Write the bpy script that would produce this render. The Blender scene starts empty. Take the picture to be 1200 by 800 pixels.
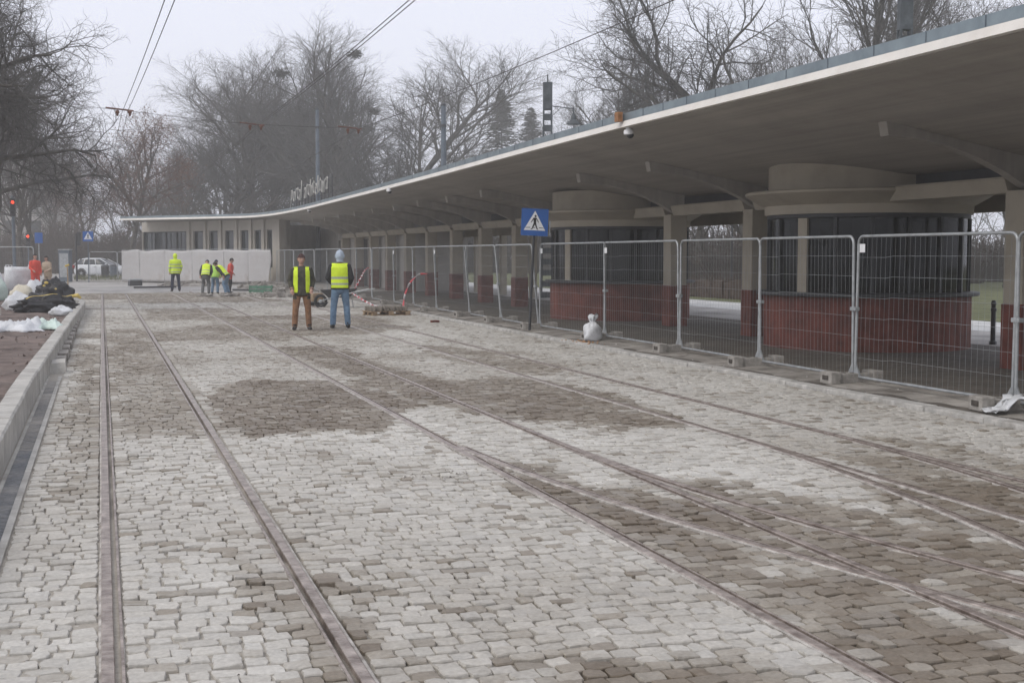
import bpy, bmesh, math, random
import numpy as np
from mathutils import Vector, Matrix
from mathutils.kdtree import KDTree
sc = bpy.context.scene
col = sc.collection
R = math.radians
PHI = math.atan(480/1500.0)      # the street runs along +y, the camera looks 17.7 degrees to its right
CP, SP = math.cos(PHI), math.sin(PHI)

def W(u, v):                      # across / away from the viewing direction -> street axes
    return (u*CP + v*SP, v*CP - u*SP)

# ------------------------------------------------------------------ objects
def tag(o, label=None, cat=None, group=None, kind=None):
    if label: o['label'] = label
    if cat: o['category'] = cat
    if group: o['group'] = group
    if kind: o['kind'] = kind
    return o

def empty(name, loc=(0, 0, 0), rz=0.0, label=None, cat=None, group=None):
    o = bpy.data.objects.new(name, None)
    col.objects.link(o)
    o.empty_display_size = 0.1
    o.location = loc
    o.rotation_euler = (0, 0, rz)
    return tag(o, label, cat, group)

def copy_tree(o, parent=None):
    c = o.copy()
    col.objects.link(c)
    if parent: c.parent = parent
    for ch in list(o.children):
        copy_tree(ch, c)
    return c

class MB:
    def __init__(s):
        s.v = []; s.f = []; s.m = []
    def add(s, vs, fs, mi=0):
        n = len(s.v)
        s.v.extend(tuple(p) for p in vs)
        for f in fs:
            s.f.append(tuple(i+n for i in f)); s.m.append(mi)
        return s
    def box(s, x0, y0, z0, x1, y1, z1, mi=0, bev=0.0, rot=0.0, org=None, jit=0.0, rnd=None):
        if bev > 0:
            b = min(bev, abs(x1-x0)*.45, abs(y1-y0)*.45, abs(z1-z0)*.45)
            bm = bmesh.new()
            bmesh.ops.create_cube(bm, size=1)
            for q in bm.verts:
                q.co = Vector(((x0+x1)/2+q.co.x*(x1-x0), (y0+y1)/2+q.co.y*(y1-y0), (z0+z1)/2+q.co.z*(z1-z0)))
            bmesh.ops.bevel(bm, geom=bm.edges[:], offset=b, segments=2, affect='EDGES', profile=.6)
            bm.verts.ensure_lookup_table()
            vs = [q.co.copy() for q in bm.verts]
            fs = [[q.index for q in f.verts] for f in bm.faces]
            bm.free()
        else:
            vs = [Vector(p) for p in ((x0,y0,z0),(x1,y0,z0),(x1,y1,z0),(x0,y1,z0),(x0,y0,z1),(x1,y0,z1),(x1,y1,z1),(x0,y1,z1))]
            fs = [(0,3,2,1),(4,5,6,7),(0,1,5,4),(1,2,6,5),(2,3,7,6),(3,0,4,7)]
        if rot or org:
            o = Vector(org or (0, 0, 0)); M_ = Matrix.Rotation(rot, 3, 'Z')
            vs = [M_ @ p + o for p in vs]
        if jit and rnd:
            vs = [p + Vector((rnd.uniform(-jit, jit), rnd.uniform(-jit, jit), rnd.uniform(-jit, jit))) for p in vs]
        return s.add(vs, fs, mi)
    def tube(s, pts, r, n=8, mi=0, cap=True, closed=False):
        pts = [Vector(p) for p in pts]
        k = len(pts)
        rr = r if isinstance(r, (list, tuple)) else [r]*k
        base = len(s.v)
        prev = None
        for i, p in enumerate(pts):
            if closed:
                d = pts[(i+1) % k] - pts[i-1]
            else:
                d = pts[min(i+1, k-1)] - pts[max(i-1, 0)]
            if d.length < 1e-9: d = Vector((0, 0, 1))
            d.normalize()
            if prev is None:
                a = d.orthogonal().normalized()
            else:
                a = prev - d*prev.dot(d)
                a = a.normalized() if a.length > 1e-6 else d.orthogonal().normalized()
            prev = a
            b = d.cross(a)
            for j in range(n):
                t = 2*math.pi*j/n
                s.v.append(tuple(p + (a*math.cos(t)+b*math.sin(t))*rr[i]))
        for i in range(k if closed else k-1):
            for j in range(n):
                q = (i+1) % k
                s.f.append((base+i*n+j, base+i*n+(j+1) % n, base+q*n+(j+1) % n, base+q*n+j)); s.m.append(mi)
        if cap and not closed:
            s.f.append(tuple(base+j for j in reversed(range(n)))); s.m.append(mi)
            s.f.append(tuple(base+(k-1)*n+j for j in range(n))); s.m.append(mi)
        return s
    def rings(s, rings, mi=0, cap=True, closed_ring=True):
        base = len(s.v); n = len(rings[0])
        for r in rings: s.v.extend(tuple(p) for p in r)
        for i in range(len(rings)-1):
            for j in range(n if closed_ring else n-1):
                s.f.append((base+i*n+j, base+i*n+(j+1) % n, base+(i+1)*n+(j+1) % n, base+(i+1)*n+j)); s.m.append(mi)
        if cap and closed_ring:
            s.f.append(tuple(base+j for j in reversed(range(n)))); s.m.append(mi)
            s.f.append(tuple(base+(len(rings)-1)*n+j for j in range(n))); s.m.append(mi)
        return s
    def lathe(s, prof, n=32, mi=0, c=(0, 0), cap=True):
        return s.rings([[(c[0]+r*math.cos(2*math.pi*j/n), c[1]+r*math.sin(2*math.pi*j/n), z) for j in range(n)] for r, z in prof], mi, cap)
    def ell(s, c, r, n=12, m=8, mi=0):
        rg = []
        for i in range(m+1):
            a = -math.pi/2 + math.pi*(i+.001)/(m+.002)
            rg.append([(c[0]+r[0]*math.cos(a)*math.cos(2*math.pi*j/n), c[1]+r[1]*math.cos(a)*math.sin(2*math.pi*j/n), c[2]+r[2]*math.sin(a)) for j in range(n)])
        return s.rings(rg, mi)
    def prism(s, poly, y0, y1, mi=0):   # polygon in x,z pushed along y
        n = len(poly)
        vs = [(x, y0, z) for x, z in poly] + [(x, y1, z) for x, z in poly]
        fs = [tuple(range(n)), tuple(range(2*n-1, n-1, -1))] + [(i, n+i, n+(i+1) % n, (i+1) % n) for i in range(n)]
        return s.add(vs, fs, mi)
    def mesh(s, name, mats, smooth=False):
        me = bpy.data.meshes.new(name)
        me.from_pydata(s.v, [], s.f)
        for m in (mats if isinstance(mats, (list, tuple)) else [mats]): me.materials.append(m)
        if any(s.m): me.polygons.foreach_set('material_index', s.m)
        bm = bmesh.new(); bm.from_mesh(me)
        bmesh.ops.recalc_face_normals(bm, faces=bm.faces[:])
        bm.to_mesh(me); bm.free()
        if smooth:
            me.polygons.foreach_set('use_smooth', [True]*len(me.polygons))
            if smooth != 'all': me.set_sharp_from_angle(angle=R(40))
        me.update()
        return me
    def build(s, name, mats, parent=None, smooth=False, loc=None, rz=None):
        o = bpy.data.objects.new(name, s.mesh(name, mats, smooth))
        col.objects.link(o)
        if parent: o.parent = parent
        if loc: o.location = loc
        if rz is not None: o.rotation_euler = (0, 0, rz)
        return o

def structure(o):
    o['kind'] = 'structure'; return o

# ------------------------------------------------------------------ materials
def nodes(name):
    m = bpy.data.materials.new(name); m.use_nodes = True
    nt = m.node_tree
    return m, nt, nt.nodes['Principled BSDF']

def mat(name, c, rough=.7, var=.25, scale=4.0, c2=None, bump=.0, bscale=60.0, metal=0.0, spec=.4, stain=None, emit=None):
    """base colour broken up by two noises; optional second colour in patches, stain = (colour, scale, amount)"""
    m, nt, p = nodes(name)
    L = nt.links.new; N = nt.nodes.new
    tc = N('ShaderNodeTexCoord')
    n1 = N('ShaderNodeTexNoise'); n1.inputs['Scale'].default_value = scale; n1.inputs['Detail'].default_value = 8; n1.inputs['Roughness'].default_value = .65
    L(tc.outputs['Object'], n1.inputs['Vector'])
    rp = N('ShaderNodeValToRGB')
    a = [max(0, x*(1-var)) for x in c]; b = [min(1, x*(1+var)) for x in (c2 or c)]
    rp.color_ramp.elements[0].position = .32; rp.color_ramp.elements[1].position = .68
    rp.color_ramp.elements[0].color = (*a, 1); rp.color_ramp.elements[1].color = (*b, 1)
    L(n1.outputs['Fac'], rp.inputs['Fac'])
    out = rp.outputs['Color']
    if stain:
        n2 = N('ShaderNodeTexNoise'); n2.inputs['Scale'].default_value = stain[1]; n2.inputs['Detail'].default_value = 10; n2.inputs['Roughness'].default_value = .7
        L(tc.outputs['Object'], n2.inputs['Vector'])
        r2 = N('ShaderNodeValToRGB'); r2.color_ramp.elements[0].position = .5; r2.color_ramp.elements[1].position = .72
        r2.color_ramp.elements[0].color = (0, 0, 0, 1); r2.color_ramp.elements[1].color = (stain[2],)*3+(1,)
        L(n2.outputs['Fac'], r2.inputs['Fac'])
        mx = N('ShaderNodeMixRGB'); mx.inputs['Color2'].default_value = (*stain[0], 1)
        L(r2.outputs['Color'], mx.inputs['Fac']); L(out, mx.inputs['Color1'])
        out = mx.outputs['Color']
    L(out, p.inputs['Base Color'])
    p.inputs['Roughness'].default_value = rough
    p.inputs['Metallic'].default_value = metal
    p.inputs['Specular IOR Level'].default_value = spec
    if bump:
        nb = N('ShaderNodeTexNoise'); nb.inputs['Scale'].default_value = bscale; nb.inputs['Detail'].default_value = 6
        L(tc.outputs['Object'], nb.inputs['Vector'])
        bp = N('ShaderNodeBump'); bp.inputs['Strength'].default_value = bump; bp.inputs['Distance'].default_value = .02
        L(nb.outputs['Fac'], bp.inputs['Height']); L(bp.outputs['Normal'], p.inputs['Normal'])
    if emit:
        p.inputs['Emission Color'].default_value = (*emit[0], 1); p.inputs['Emission Strength'].default_value = emit[1]
    return m

def glass_mat(name, tint, alpha):
    m, nt, p = nodes(name)
    p.inputs['Base Color'].default_value = (*tint, 1)
    p.inputs['Roughness'].default_value = .06
    p.inputs['Specular IOR Level'].default_value = .6
    p.inputs['Alpha'].default_value = alpha
    n = nt.nodes.new('ShaderNodeTexNoise'); n.inputs['Scale'].default_value = 1.7
    b = nt.nodes.new('ShaderNodeBump'); b.inputs['Strength'].default_value = .03
    nt.links.new(n.outputs['Fac'], b.inputs['Height']); nt.links.new(b.outputs['Normal'], p.inputs['Normal'])
    return m

def stone_mat(name, lo, hi, blue, jscale=18.):
    """setts: the 'dust' and 'tone' attributes say how sandy and how light each stone is"""
    m, nt, p = nodes(name)
    L = nt.links.new; N = nt.nodes.new
    at = N('ShaderNodeAttribute'); at.attribute_name = 'dust'
    tn = N('ShaderNodeAttribute'); tn.attribute_name = 'tone'
    tc = N('ShaderNodeTexCoord')
    n1 = N('ShaderNodeTexNoise'); n1.inputs['Scale'].default_value = jscale; n1.inputs['Detail'].default_value = 8; n1.inputs['Roughness'].default_value = .7
    L(tc.outputs['Object'], n1.inputs['Vector'])
    ad = N('ShaderNodeMath'); ad.operation = 'MULTIPLY_ADD'; ad.inputs[1].default_value = .42; ad.inputs[2].default_value = -.21
    L(n1.outputs['Fac'], ad.inputs[0])
    a2 = N('ShaderNodeMath'); a2.operation = 'ADD'; a2.use_clamp = True
    L(at.outputs['Fac'], a2.inputs[0]); L(ad.outputs[0], a2.inputs[1])
    rp = N('ShaderNodeValToRGB'); e = rp.color_ramp.elements
    e[0].position = 0; e[0].color = (*lo, 1); e[1].position = 1; e[1].color = (*hi, 1)
    q = e.new(.45); q.color = tuple((lo[i]*.66+hi[i]*.34)*(1., .985, .95)[i] for i in range(3)) + (1,)
    L(a2.outputs[0], rp.inputs['Fac'])
    mb_ = N('ShaderNodeMixRGB'); mb_.inputs['Color2'].default_value = (*blue, 1)
    tr = N('ShaderNodeMapRange'); tr.inputs['From Min'].default_value = .75; tr.inputs['From Max'].default_value = 1.; tr.inputs['To Max'].default_value = .35
    L(tn.outputs['Fac'], tr.inputs['Value']); L(tr.outputs[0], mb_.inputs['Fac']); L(rp.outputs['Color'], mb_.inputs['Color1'])
    n2 = N('ShaderNodeTexNoise'); n2.inputs['Scale'].default_value = 42; n2.inputs['Detail'].default_value = 6
    L(tc.outputs['Object'], n2.inputs['Vector'])
    mr = N('ShaderNodeMapRange'); mr.inputs['From Min'].default_value = .3; mr.inputs['From Max'].default_value = .7; mr.inputs['To Min'].default_value = .88; mr.inputs['To Max'].default_value = 1.12
    L(n2.outputs['Fac'], mr.inputs['Value'])
    t2 = N('ShaderNodeMapRange'); t2.inputs['To Min'].default_value = .88; t2.inputs['To Max'].default_value = 1.10
    L(tn.outputs['Fac'], t2.inputs['Value'])
    mm = N('ShaderNodeMath'); mm.operation = 'MULTIPLY'; L(mr.outputs[0], mm.inputs[0]); L(t2.outputs[0], mm.inputs[1])
    hs = N('ShaderNodeHueSaturation'); L(mm.outputs[0], hs.inputs['Value']); L(mb_.outputs['Color'], hs.inputs['Color'])
    L(hs.outputs['Color'], p.inputs['Base Color'])
    rr = N('ShaderNodeMapRange'); rr.inputs['To Min'].default_value = .55; rr.inputs['To Max'].default_value = .9
    L(a2.outputs[0], rr.inputs['Value']); L(rr.outputs[0], p.inputs['Roughness'])
    p.inputs['Specular IOR Level'].default_value = .35
    bp = N('ShaderNodeBump'); bp.inputs['Strength'].default_value = .45; bp.inputs['Distance'].default_value = .012
    nb = N('ShaderNodeTexNoise'); nb.inputs['Scale'].default_value = 55; nb.inputs['Detail'].default_value = 6
    L(tc.outputs['Object'], nb.inputs['Vector']); L(nb.outputs['Fac'], bp.inputs['Height']); L(bp.outputs['Normal'], p.inputs['Normal'])
    return m

def paving_mat(name, c1, c2, mortar, scale, bw=.5, rh=.25, ms=.02, stain=None):
    m, nt, p = nodes(name)
    L = nt.links.new; N = nt.nodes.new
    tc = N('ShaderNodeTexCoord')
    br = N('ShaderNodeTexBrick'); br.inputs['Scale'].default_value = scale
    br.inputs['Color1'].default_value = (*c1, 1); br.inputs['Color2'].default_value = (*c2, 1); br.inputs['Mortar'].default_value = (*mortar, 1)
    br.inputs['Brick Width'].default_value = bw; br.inputs['Row Height'].default_value = rh; br.inputs['Mortar Size'].default_value = ms
    L(tc.outputs['Object'], br.inputs['Vector'])
    n1 = N('ShaderNodeTexNoise'); n1.inputs['Scale'].default_value = .8; n1.inputs['Detail'].default_value = 9; n1.inputs['Roughness'].default_value = .7
    L(tc.outputs['Object'], n1.inputs['Vector'])
    mr = N('ShaderNodeMapRange'); mr.inputs['From Min'].default_value = .3; mr.inputs['From Max'].default_value = .7; mr.inputs['To Min'].default_value = .6; mr.inputs['To Max'].default_value = 1.3
    L(n1.outputs['Fac'], mr.inputs['Value'])
    hs = N('ShaderNodeHueSaturation'); L(mr.outputs[0], hs.inputs['Value']); L(br.outputs['Color'], hs.inputs['Color'])
    L(hs.outputs['Color'], p.inputs['Base Color']); p.inputs['Roughness'].default_value = .8
    bp = N('ShaderNodeBump'); bp.inputs['Strength'].default_value = .5; bp.inputs['Distance'].default_value = .01; bp.invert = True
    L(br.outputs['Fac'], bp.inputs['Height']); L(bp.outputs['Normal'], p.inputs['Normal'])
    return m

M = {}
M['setts'] = stone_mat('weathered_setts', (.145, .114, .080), (.53, .512, .468), (.24, .235, .225))
M['joint'] = stone_mat('joint_sand', (.045, .035, .025), (.39, .36, .31), (.39, .36, .31), 9.)
M['ground'] = mat('park_ground', (.09, .085, .06), .95, .35, .6, (.14, .125, .10), .5, 12)
M['lawn'] = mat('winter_grass', (.07, .085, .028), .95, .35, 1.2, (.11, .115, .05), .6, 40)
M['farroad'] = mat('far_road', (.25, .24, .225), .85, .25, .5, (.38, .365, .345), .3, 20)
M['path'] = mat('pale_path', (.42, .42, .41), .85, .15, .8, (.5, .5, .49), .2, 30)
M['walk'] = paving_mat('shelter_paving', (.085, .073, .058), (.12, .104, .083), (.045, .038, .03), 2.0)
M['soil'] = mat('raw_soil', (.085, .062, .052), .95, .4, 3., (.15, .115, .098), .8, 30, stain=((.2, .17, .15), 2.2, .5))
M['kerb'] = mat('kerb_concrete', (.36, .345, .315), .85, .16, 3., (.44, .425, .39), .35, 70, stain=((.2, .175, .14), 2.5, .6))
M['gkerb'] = mat('granite_kerb', (.36, .35, .325), .9, .2, 5., (.48, .465, .435), .5, 60, stain=((.2, .18, .15), 2., .7))
M['foot'] = mat('fence_foot_concrete', (.24, .225, .20), .9, .25, 6., (.34, .32, .29), .5, 60, stain=((.12, .10, .08), 5., .6))
M['mortar'] = mat('rail_mortar', (.30, .275, .245), .9, .25, 8., (.44, .415, .38), .5, 60, stain=((.14, .105, .08), 5., .8))
M['rail'] = mat('rusty_rail_steel', (.215, .165, .135), .38, .28, 9., (.38, .325, .285), .25, 50, metal=.5, stain=((.10, .066, .048), 6., .8))
M['groove'] = mat('rail_groove_dirt', (.03, .027, .024), .9, .4, 14., (.07, .06, .05), .4, 90)
M['drain'] = mat('drain_grating', (.19, .20, .215), .6, .2, 20., (.25, .26, .27), .2, 80, metal=.3)
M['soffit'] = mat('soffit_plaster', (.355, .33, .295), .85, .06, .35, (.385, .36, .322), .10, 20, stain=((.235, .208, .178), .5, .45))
def board_marks(m, sx, sy, amount):
    """faint lengthwise shuttering marks and drip stains"""
    nt = m.node_tree; L = nt.links.new; N = nt.nodes.new; p = nt.nodes['Principled BSDF']
    src = p.inputs['Base Color'].links[0].from_socket
    tc = N('ShaderNodeTexCoord'); mp = N('ShaderNodeMapping'); mp.inputs['Scale'].default_value = (sx, sy, .4)
    L(tc.outputs['Object'], mp.inputs['Vector'])
    n = N('ShaderNodeTexNoise'); n.inputs['Scale'].default_value = 1; n.inputs['Detail'].default_value = 5; n.inputs['Roughness'].default_value = .6
    L(mp.outputs['Vector'], n.inputs['Vector'])
    r = N('ShaderNodeMapRange'); r.inputs['From Min'].default_value = .35; r.inputs['From Max'].default_value = .65; r.inputs['To Min'].default_value = 1-amount; r.inputs['To Max'].default_value = 1+amount*.6
    L(n.outputs['Fac'], r.inputs['Value'])
    h = N('ShaderNodeHueSaturation'); L(r.outputs[0], h.inputs['Value']); L(src, h.inputs['Color']); L(h.outputs['Color'], p.inputs['Base Color'])
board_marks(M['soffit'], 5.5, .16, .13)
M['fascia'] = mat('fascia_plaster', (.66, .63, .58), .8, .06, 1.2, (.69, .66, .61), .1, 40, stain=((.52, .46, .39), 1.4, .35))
M['flash'] = mat('zinc_flashing', (.20, .245, .27), .45, .14, 1.5, (.26, .31, .33), .05, 20, metal=.5)
M['rust'] = mat('rusted_strip', (.25, .11, .04), .8, .3, 8., (.33, .17, .08), .2, 50)
M['beige'] = mat('beige_plaster', (.33, .295, .235), .85, .09, 1.5, (.37, .33, .265), .12, 50, stain=((.3, .26, .2), 1.5, .4))
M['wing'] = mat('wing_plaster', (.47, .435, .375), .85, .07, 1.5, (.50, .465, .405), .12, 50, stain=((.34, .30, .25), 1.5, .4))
M['grey_wall'] = mat('grey_render', (.36, .34, .315), .85, .1, 1.2, (.40, .38, .35), .12, 50, stain=((.25, .23, .21), 1., .4))
M['red'] = mat('dark_red_boards', (.105, .027, .017), .65, .25, 3., (.14, .037, .024), .15, 50, stain=((.10, .03, .025), 2.5, .5))
M['dark'] = mat('dark_metal_trim', (.035, .037, .04), .5, .25, 5.)
M['glass'] = glass_mat('dark_window_glass', (.006, .008, .009), .66)
M['glass'].node_tree.nodes['Principled BSDF'].inputs['Specular IOR Level'].default_value = .28
M['pane_reflection'] = mat('painted_reflection', (.42, .46, .48), .7, .2, 4.)  # pale colour standing in for a reflection in the kiosk glass
M['wglass'] = glass_mat('wing_window_glass', (.045, .055, .058), .9)
M['blind'] = mat('window_blind', (.085, .09, .09), .8, .12, 3.)
M['galv'] = mat('galvanised_tube', (.31, .325, .33), .5, .14, 7., (.39, .405, .41), .05, 40, metal=.55, stain=((.3, .29, .27), 4., .4))
M['wire'] = mat('galvanised_wire', (.33, .345, .35), .5, .12, 7., metal=.5)
M['white'] = mat('white_plastic', (.72, .72, .72), .5, .06, 4.)
M['film'] = mat('white_plastic_sheet', (.52, .53, .535), .45, .12, 3., (.62, .63, .64), .6, 9)
M['film_green'] = mat('greenish_plastic_sheet', (.48, .58, .52), .45, .12, 3., (.56, .66, .60), .35, 9)
M['tarp'] = mat('white_tarp', (.41, .40, .395), .75, .06, .7, (.45, .44, .435), .3, 3, stain=((.25, .205, .17), .8, .5))
M['bag'] = mat('woven_sack', (.55, .56, .57), .7, .12, 5., (.66, .67, .68), .5, 40)
M['beigebag'] = mat('beige_sack', (.50, .46, .36), .75, .12, 5., (.58, .54, .44), .5, 30)
M['black'] = mat('black_plastic', (.012, .012, .013), .4, .3, 6., (.03, .03, .032), .5, 14)
M['yellow'] = mat('yellow_strap', (.52, .38, .08), .7, .2, 9., (.6, .46, .14))
M['orange'] = mat('orange_plastic', (.55, .20, .03), .6, .15, 5.)
M['wood'] = mat('pallet_wood', (.24, .16, .09), .85, .3, 7., (.34, .25, .16), .4, 40)
M['sett1'] = mat('loose_sett', (.15, .13, .105), .9, .3, 9., (.28, .25, .21), .5, 50)
M['rubble'] = mat('rubble', (.19, .17, .15), .95, .35, 3., (.32, .30, .27), .6, 30)
M['green'] = mat('green_crate', (.10, .22, .15), .6, .2, 5.)
M['tape_red'] = mat('tape_red', (.50, .07, .08), .6, .1, 5.)
M['tape_white'] = mat('tape_white', (.66, .62, .62), .6, .08, 5.)
M['bark'] = mat('bark', (.055, .05, .044), .95, .3, 4., (.09, .082, .07), .6, 14)
M['twig'] = mat('twig', (.085, .081, .074), .95, .25, 2.)
M['twig_red'] = mat('reddish_twig', (.085, .046, .032), .95, .25, 2.)
M['leaf_brown'] = mat('withered_leaf', (.13, .062, .036), .9, .3, 2.)
M['needle'] = mat('conifer_needle', (.06, .072, .062), .9, .3, 2., (.085, .10, .085))
M['mist'] = mat('mistletoe', (.06, .065, .045), .9, .3, 3.)
M['bush'] = mat('bare_bush', (.065, .05, .04), .95, .3, 2.)
M['pole'] = mat('painted_pole', (.085, .105, .13), .6, .15, 2., (.11, .135, .16))
M['pylon'] = mat('riveted_pylon_steel', (.045, .055, .06), .65, .25, 4., (.07, .08, .085))
M['copper'] = mat('overhead_wire', (.05, .045, .042), .6, .1, 4.)
M['insul'] = mat('brown_insulator', (.12, .05, .03), .4, .2, 6.)
M['blue'] = mat('sign_blue', (.015, .095, .34), .45, .05, 5.)
M['sgwhite'] = mat('sign_white', (.74, .75, .76), .45, .03, 5.)
M['sgblack'] = mat('sign_black', (.012, .012, .012), .5, .05, 5.)
M['letter'] = mat('cream_letters', (.42, .405, .37), .6, .06, 3.)
M['redlamp'] = mat('red_signal_lamp', (.5, .02, .01), .4, .05, 5., emit=((1., .06, .02), 3.))
M['skin'] = mat('skin', (.42, .25, .19), .6, .08, 12.)
M['eye'] = mat('eye', (.03, .025, .02), .3, .1, 9.)
M['hiviz'] = mat('hi_vis_yellow', (.60, .78, .02), .7, .07, 7., (.66, .84, .035))
M['hivizlime'] = mat('hi_vis_lime', (.40, .66, .10), .7, .08, 7.)
M['reflect'] = mat('reflective_grey', (.34, .38, .33), .4, .08, 7.)
M['jeans'] = mat('blue_jeans', (.115, .19, .285), .9, .2, 9., (.15, .235, .335), .3, 70)
M['brown'] = mat('brown_trousers', (.185, .092, .045), .9, .25, 7., (.25, .13, .066), .3, 60)
M['darkcloth'] = mat('dark_cloth', (.02, .02, .023), .9, .25, 8., (.03, .03, .033), .3, 60)
M['greycloth'] = mat('grey_cloth', (.12, .125, .125), .9, .25, 8., None, .3, 60)
M['navy'] = mat('navy_cloth', (.022, .027, .05), .9, .25, 8., None, .3, 60)
M['camo'] = mat('camouflage_cloth', (.014, .017, .012), .9, .2, 10., (.075, .068, .045), .3, 60, stain=((.006, .006, .006), 7., .9))
M['redcloth'] = mat('red_cloth', (.62, .065, .04), .8, .15, 6., None, .2, 60)
M['tan'] = mat('tan_cloth', (.38, .30, .22), .9, .15, 6., None, .2, 60)
M['paleblue'] = mat('pale_blue_knit', (.36, .42, .50), .95, .15, 20., (.44, .5, .57), .5, 150)
M['maroon'] = mat('maroon_knit', (.06, .028, .026), .95, .2, 20., None, .5, 150)
M['hair'] = mat('dark_hair', (.018, .014, .012), .7, .3, 20.)
M['boot'] = mat('boot_leather', (.022, .019, .017), .7, .3, 8.)
M['carwhite'] = mat('car_paint_silver_white', (.66, .68, .70), .3, .03, 2., spec=.6)
M['cargrey'] = mat('car_paint_grey', (.30, .31, .32), .35, .05, 2., spec=.6)
M['carglass'] = glass_mat('car_glass', (.03, .04, .045), .93)
M['rubber'] = mat('tyre_rubber', (.02, .02, .02), .85, .2, 9.)
M['taillamp'] = mat('tail_lamp_lens', (.32, .02, .015), .3, .1, 5.)
M['block'] = mat('far_facade', (.42, .40, .38), .9, .06, .3)
M['hedge'] = mat('brown_hedge', (.055, .038, .03), .95, .4, 3., (.075, .055, .042))
M['granule'] = mat('scattered_chips', (.16, .14, .12), .95, .5, 25., (.42, .40, .37))
# ------------------------------------------------------------------ camera, sky, light, air
cam = bpy.data.cameras.new('camera'); co = bpy.data.objects.new('camera', cam); col.objects.link(co)
cam.lens = 45; cam.sensor_width = 36; cam.clip_end = 2000; cam.clip_start = .1
co.location = (0, 0, 1.72)
co.rotation_euler = (math.pi/2 - math.atan(101.5/1500), 0, -PHI)
sc.camera = co

SUN_EL, SUN_AZ = R(48), R(250)      # azimuth clockwise from the street's direction: behind, from the open side
w = bpy.data.worlds.new("World"); sc.world = w; w.use_nodes = True
nt = w.node_tree; bg = nt.nodes['Background']
sky = nt.nodes.new('ShaderNodeTexSky'); sky.sky_type = 'NISHITA'; sky.sun_disc = False
sky.sun_elevation = SUN_EL; sky.sun_rotation = SUN_AZ
sky.air_density = 1.0; sky.dust_density = 4.0; sky.ozone_density = 1.5
hs = nt.nodes.new('ShaderNodeHueSaturation'); hs.inputs['Saturation'].default_value = .22
mx = nt.nodes.new('ShaderNodeMixRGB'); mx.inputs['Fac'].default_value = .72       # a closed cloud layer evens the sky out
mx.inputs['Color2'].default_value = (7.1, 7.3, 8.4, 1)
nt.links.new(sky.outputs['Color'], hs.inputs['Color']); nt.links.new(hs.outputs['Color'], mx.inputs['Color1'])
nt.links.new(mx.outputs['Color'], bg.inputs['Color'])
bg.inputs['Strength'].default_value = .15
sl = bpy.data.lights.new('sun', 'SUN'); sl.energy = 1.0; sl.angle = R(26); sl.color = (1, .93, .82)
so = bpy.data.objects.new('sun', sl); col.objects.link(so)
sd = Vector((math.sin(SUN_AZ)*math.cos(SUN_EL), math.cos(SUN_AZ)*math.cos(SUN_EL), math.sin(SUN_EL)))
so.rotation_euler = (-sd).to_track_quat('-Z', 'Y').to_euler(); so.location = sd*60
vs = sc.view_settings
vs.view_transform = 'Standard'; vs.look = 'None'; vs.exposure = 0.0; vs.gamma = 1.0; vs.use_curve_mapping = False
cy = sc.cycles
cy.use_denoising = True
try: cy.denoiser = 'OPENIMAGEDENOISE'
except Exception: pass
cy.max_bounces = 7; cy.diffuse_bounces = 4; cy.glossy_bounces = 3; cy.transparent_max_bounces = 14; cy.volume_bounces = 1
cy.sample_clamp_indirect = 6.0

HX0, HX1, HY0, HY1 = -150, 190, -40, 290
hm, hnt, hp = nodes('misty_air')
hnt.nodes.remove(hp)
pv = hnt.nodes.new('ShaderNodeVolumePrincipled')
pv.inputs['Color'].default_value = (1.0, .99, .965, 1); pv.inputs['Density'].default_value = .0018; pv.inputs['Anisotropy'].default_value = .25
hnt.links.new(pv.outputs['Volume'], hnt.nodes['Material Output'].inputs['Volume'])
hz = MB().box(HX0-3, HY0-3, -1.1, HX1+3, HY1+3, 31).build('haze', hm); hz['kind'] = 'stuff'

# ------------------------------------------------------------------ ground sheets
def sheet(name, m, x0, y0, x1, y1, z, nx=1, ny=1, wob=0.0, seed=0):
    r = random.Random(seed); b = MB(); vs_ = []
    for j in range(ny+1):
        for i in range(nx+1):
            vs_.append((x0+(x1-x0)*i/nx, y0+(y1-y0)*j/ny, z+(r.uniform(-wob, wob) if wob else 0)))
    fs = [(j*(nx+1)+i, j*(nx+1)+i+1, (j+1)*(nx+1)+i+1, (j+1)*(nx+1)+i) for j in range(ny) for i in range(nx)]
    b.add(vs_, fs)
    return structure(b.build(name, m, smooth='all'))
sheet('ground', M['ground'], HX0, HY0, HX1, HY1, -.08)
sheet('far_road', M['farroad'], -60, 59.5, 8.6, 150, -.034)
sheet('lawn', M['lawn'], 21.4, -30, 120, 200, .038)
sheet('park_path', M['path'], 18.4, -30, 21.2, 130, .046)
sheet('park_pavement', M['farroad'], 15.62, -30, 18.38, 130, .043)
MB().box(8.83, -8, -.07, 15.6, 58, .04).build('sidewalk', M['walk'])['kind'] = 'structure'
b = MB(); p0 = W(-17.5, 79.5); 
vs_ = [(8.83, 58.01), (15.6, 58.01), (15.6, 100), (*W(-30, 96),), (*W(-30, 84),), (*W(-17, 80),)]
b.rings([[(x, y, -.07) for x, y in vs_], [(x, y, .038) for x, y in vs_]])
structure(b.build('loop_pavement', M['grey_wall']))

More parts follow.
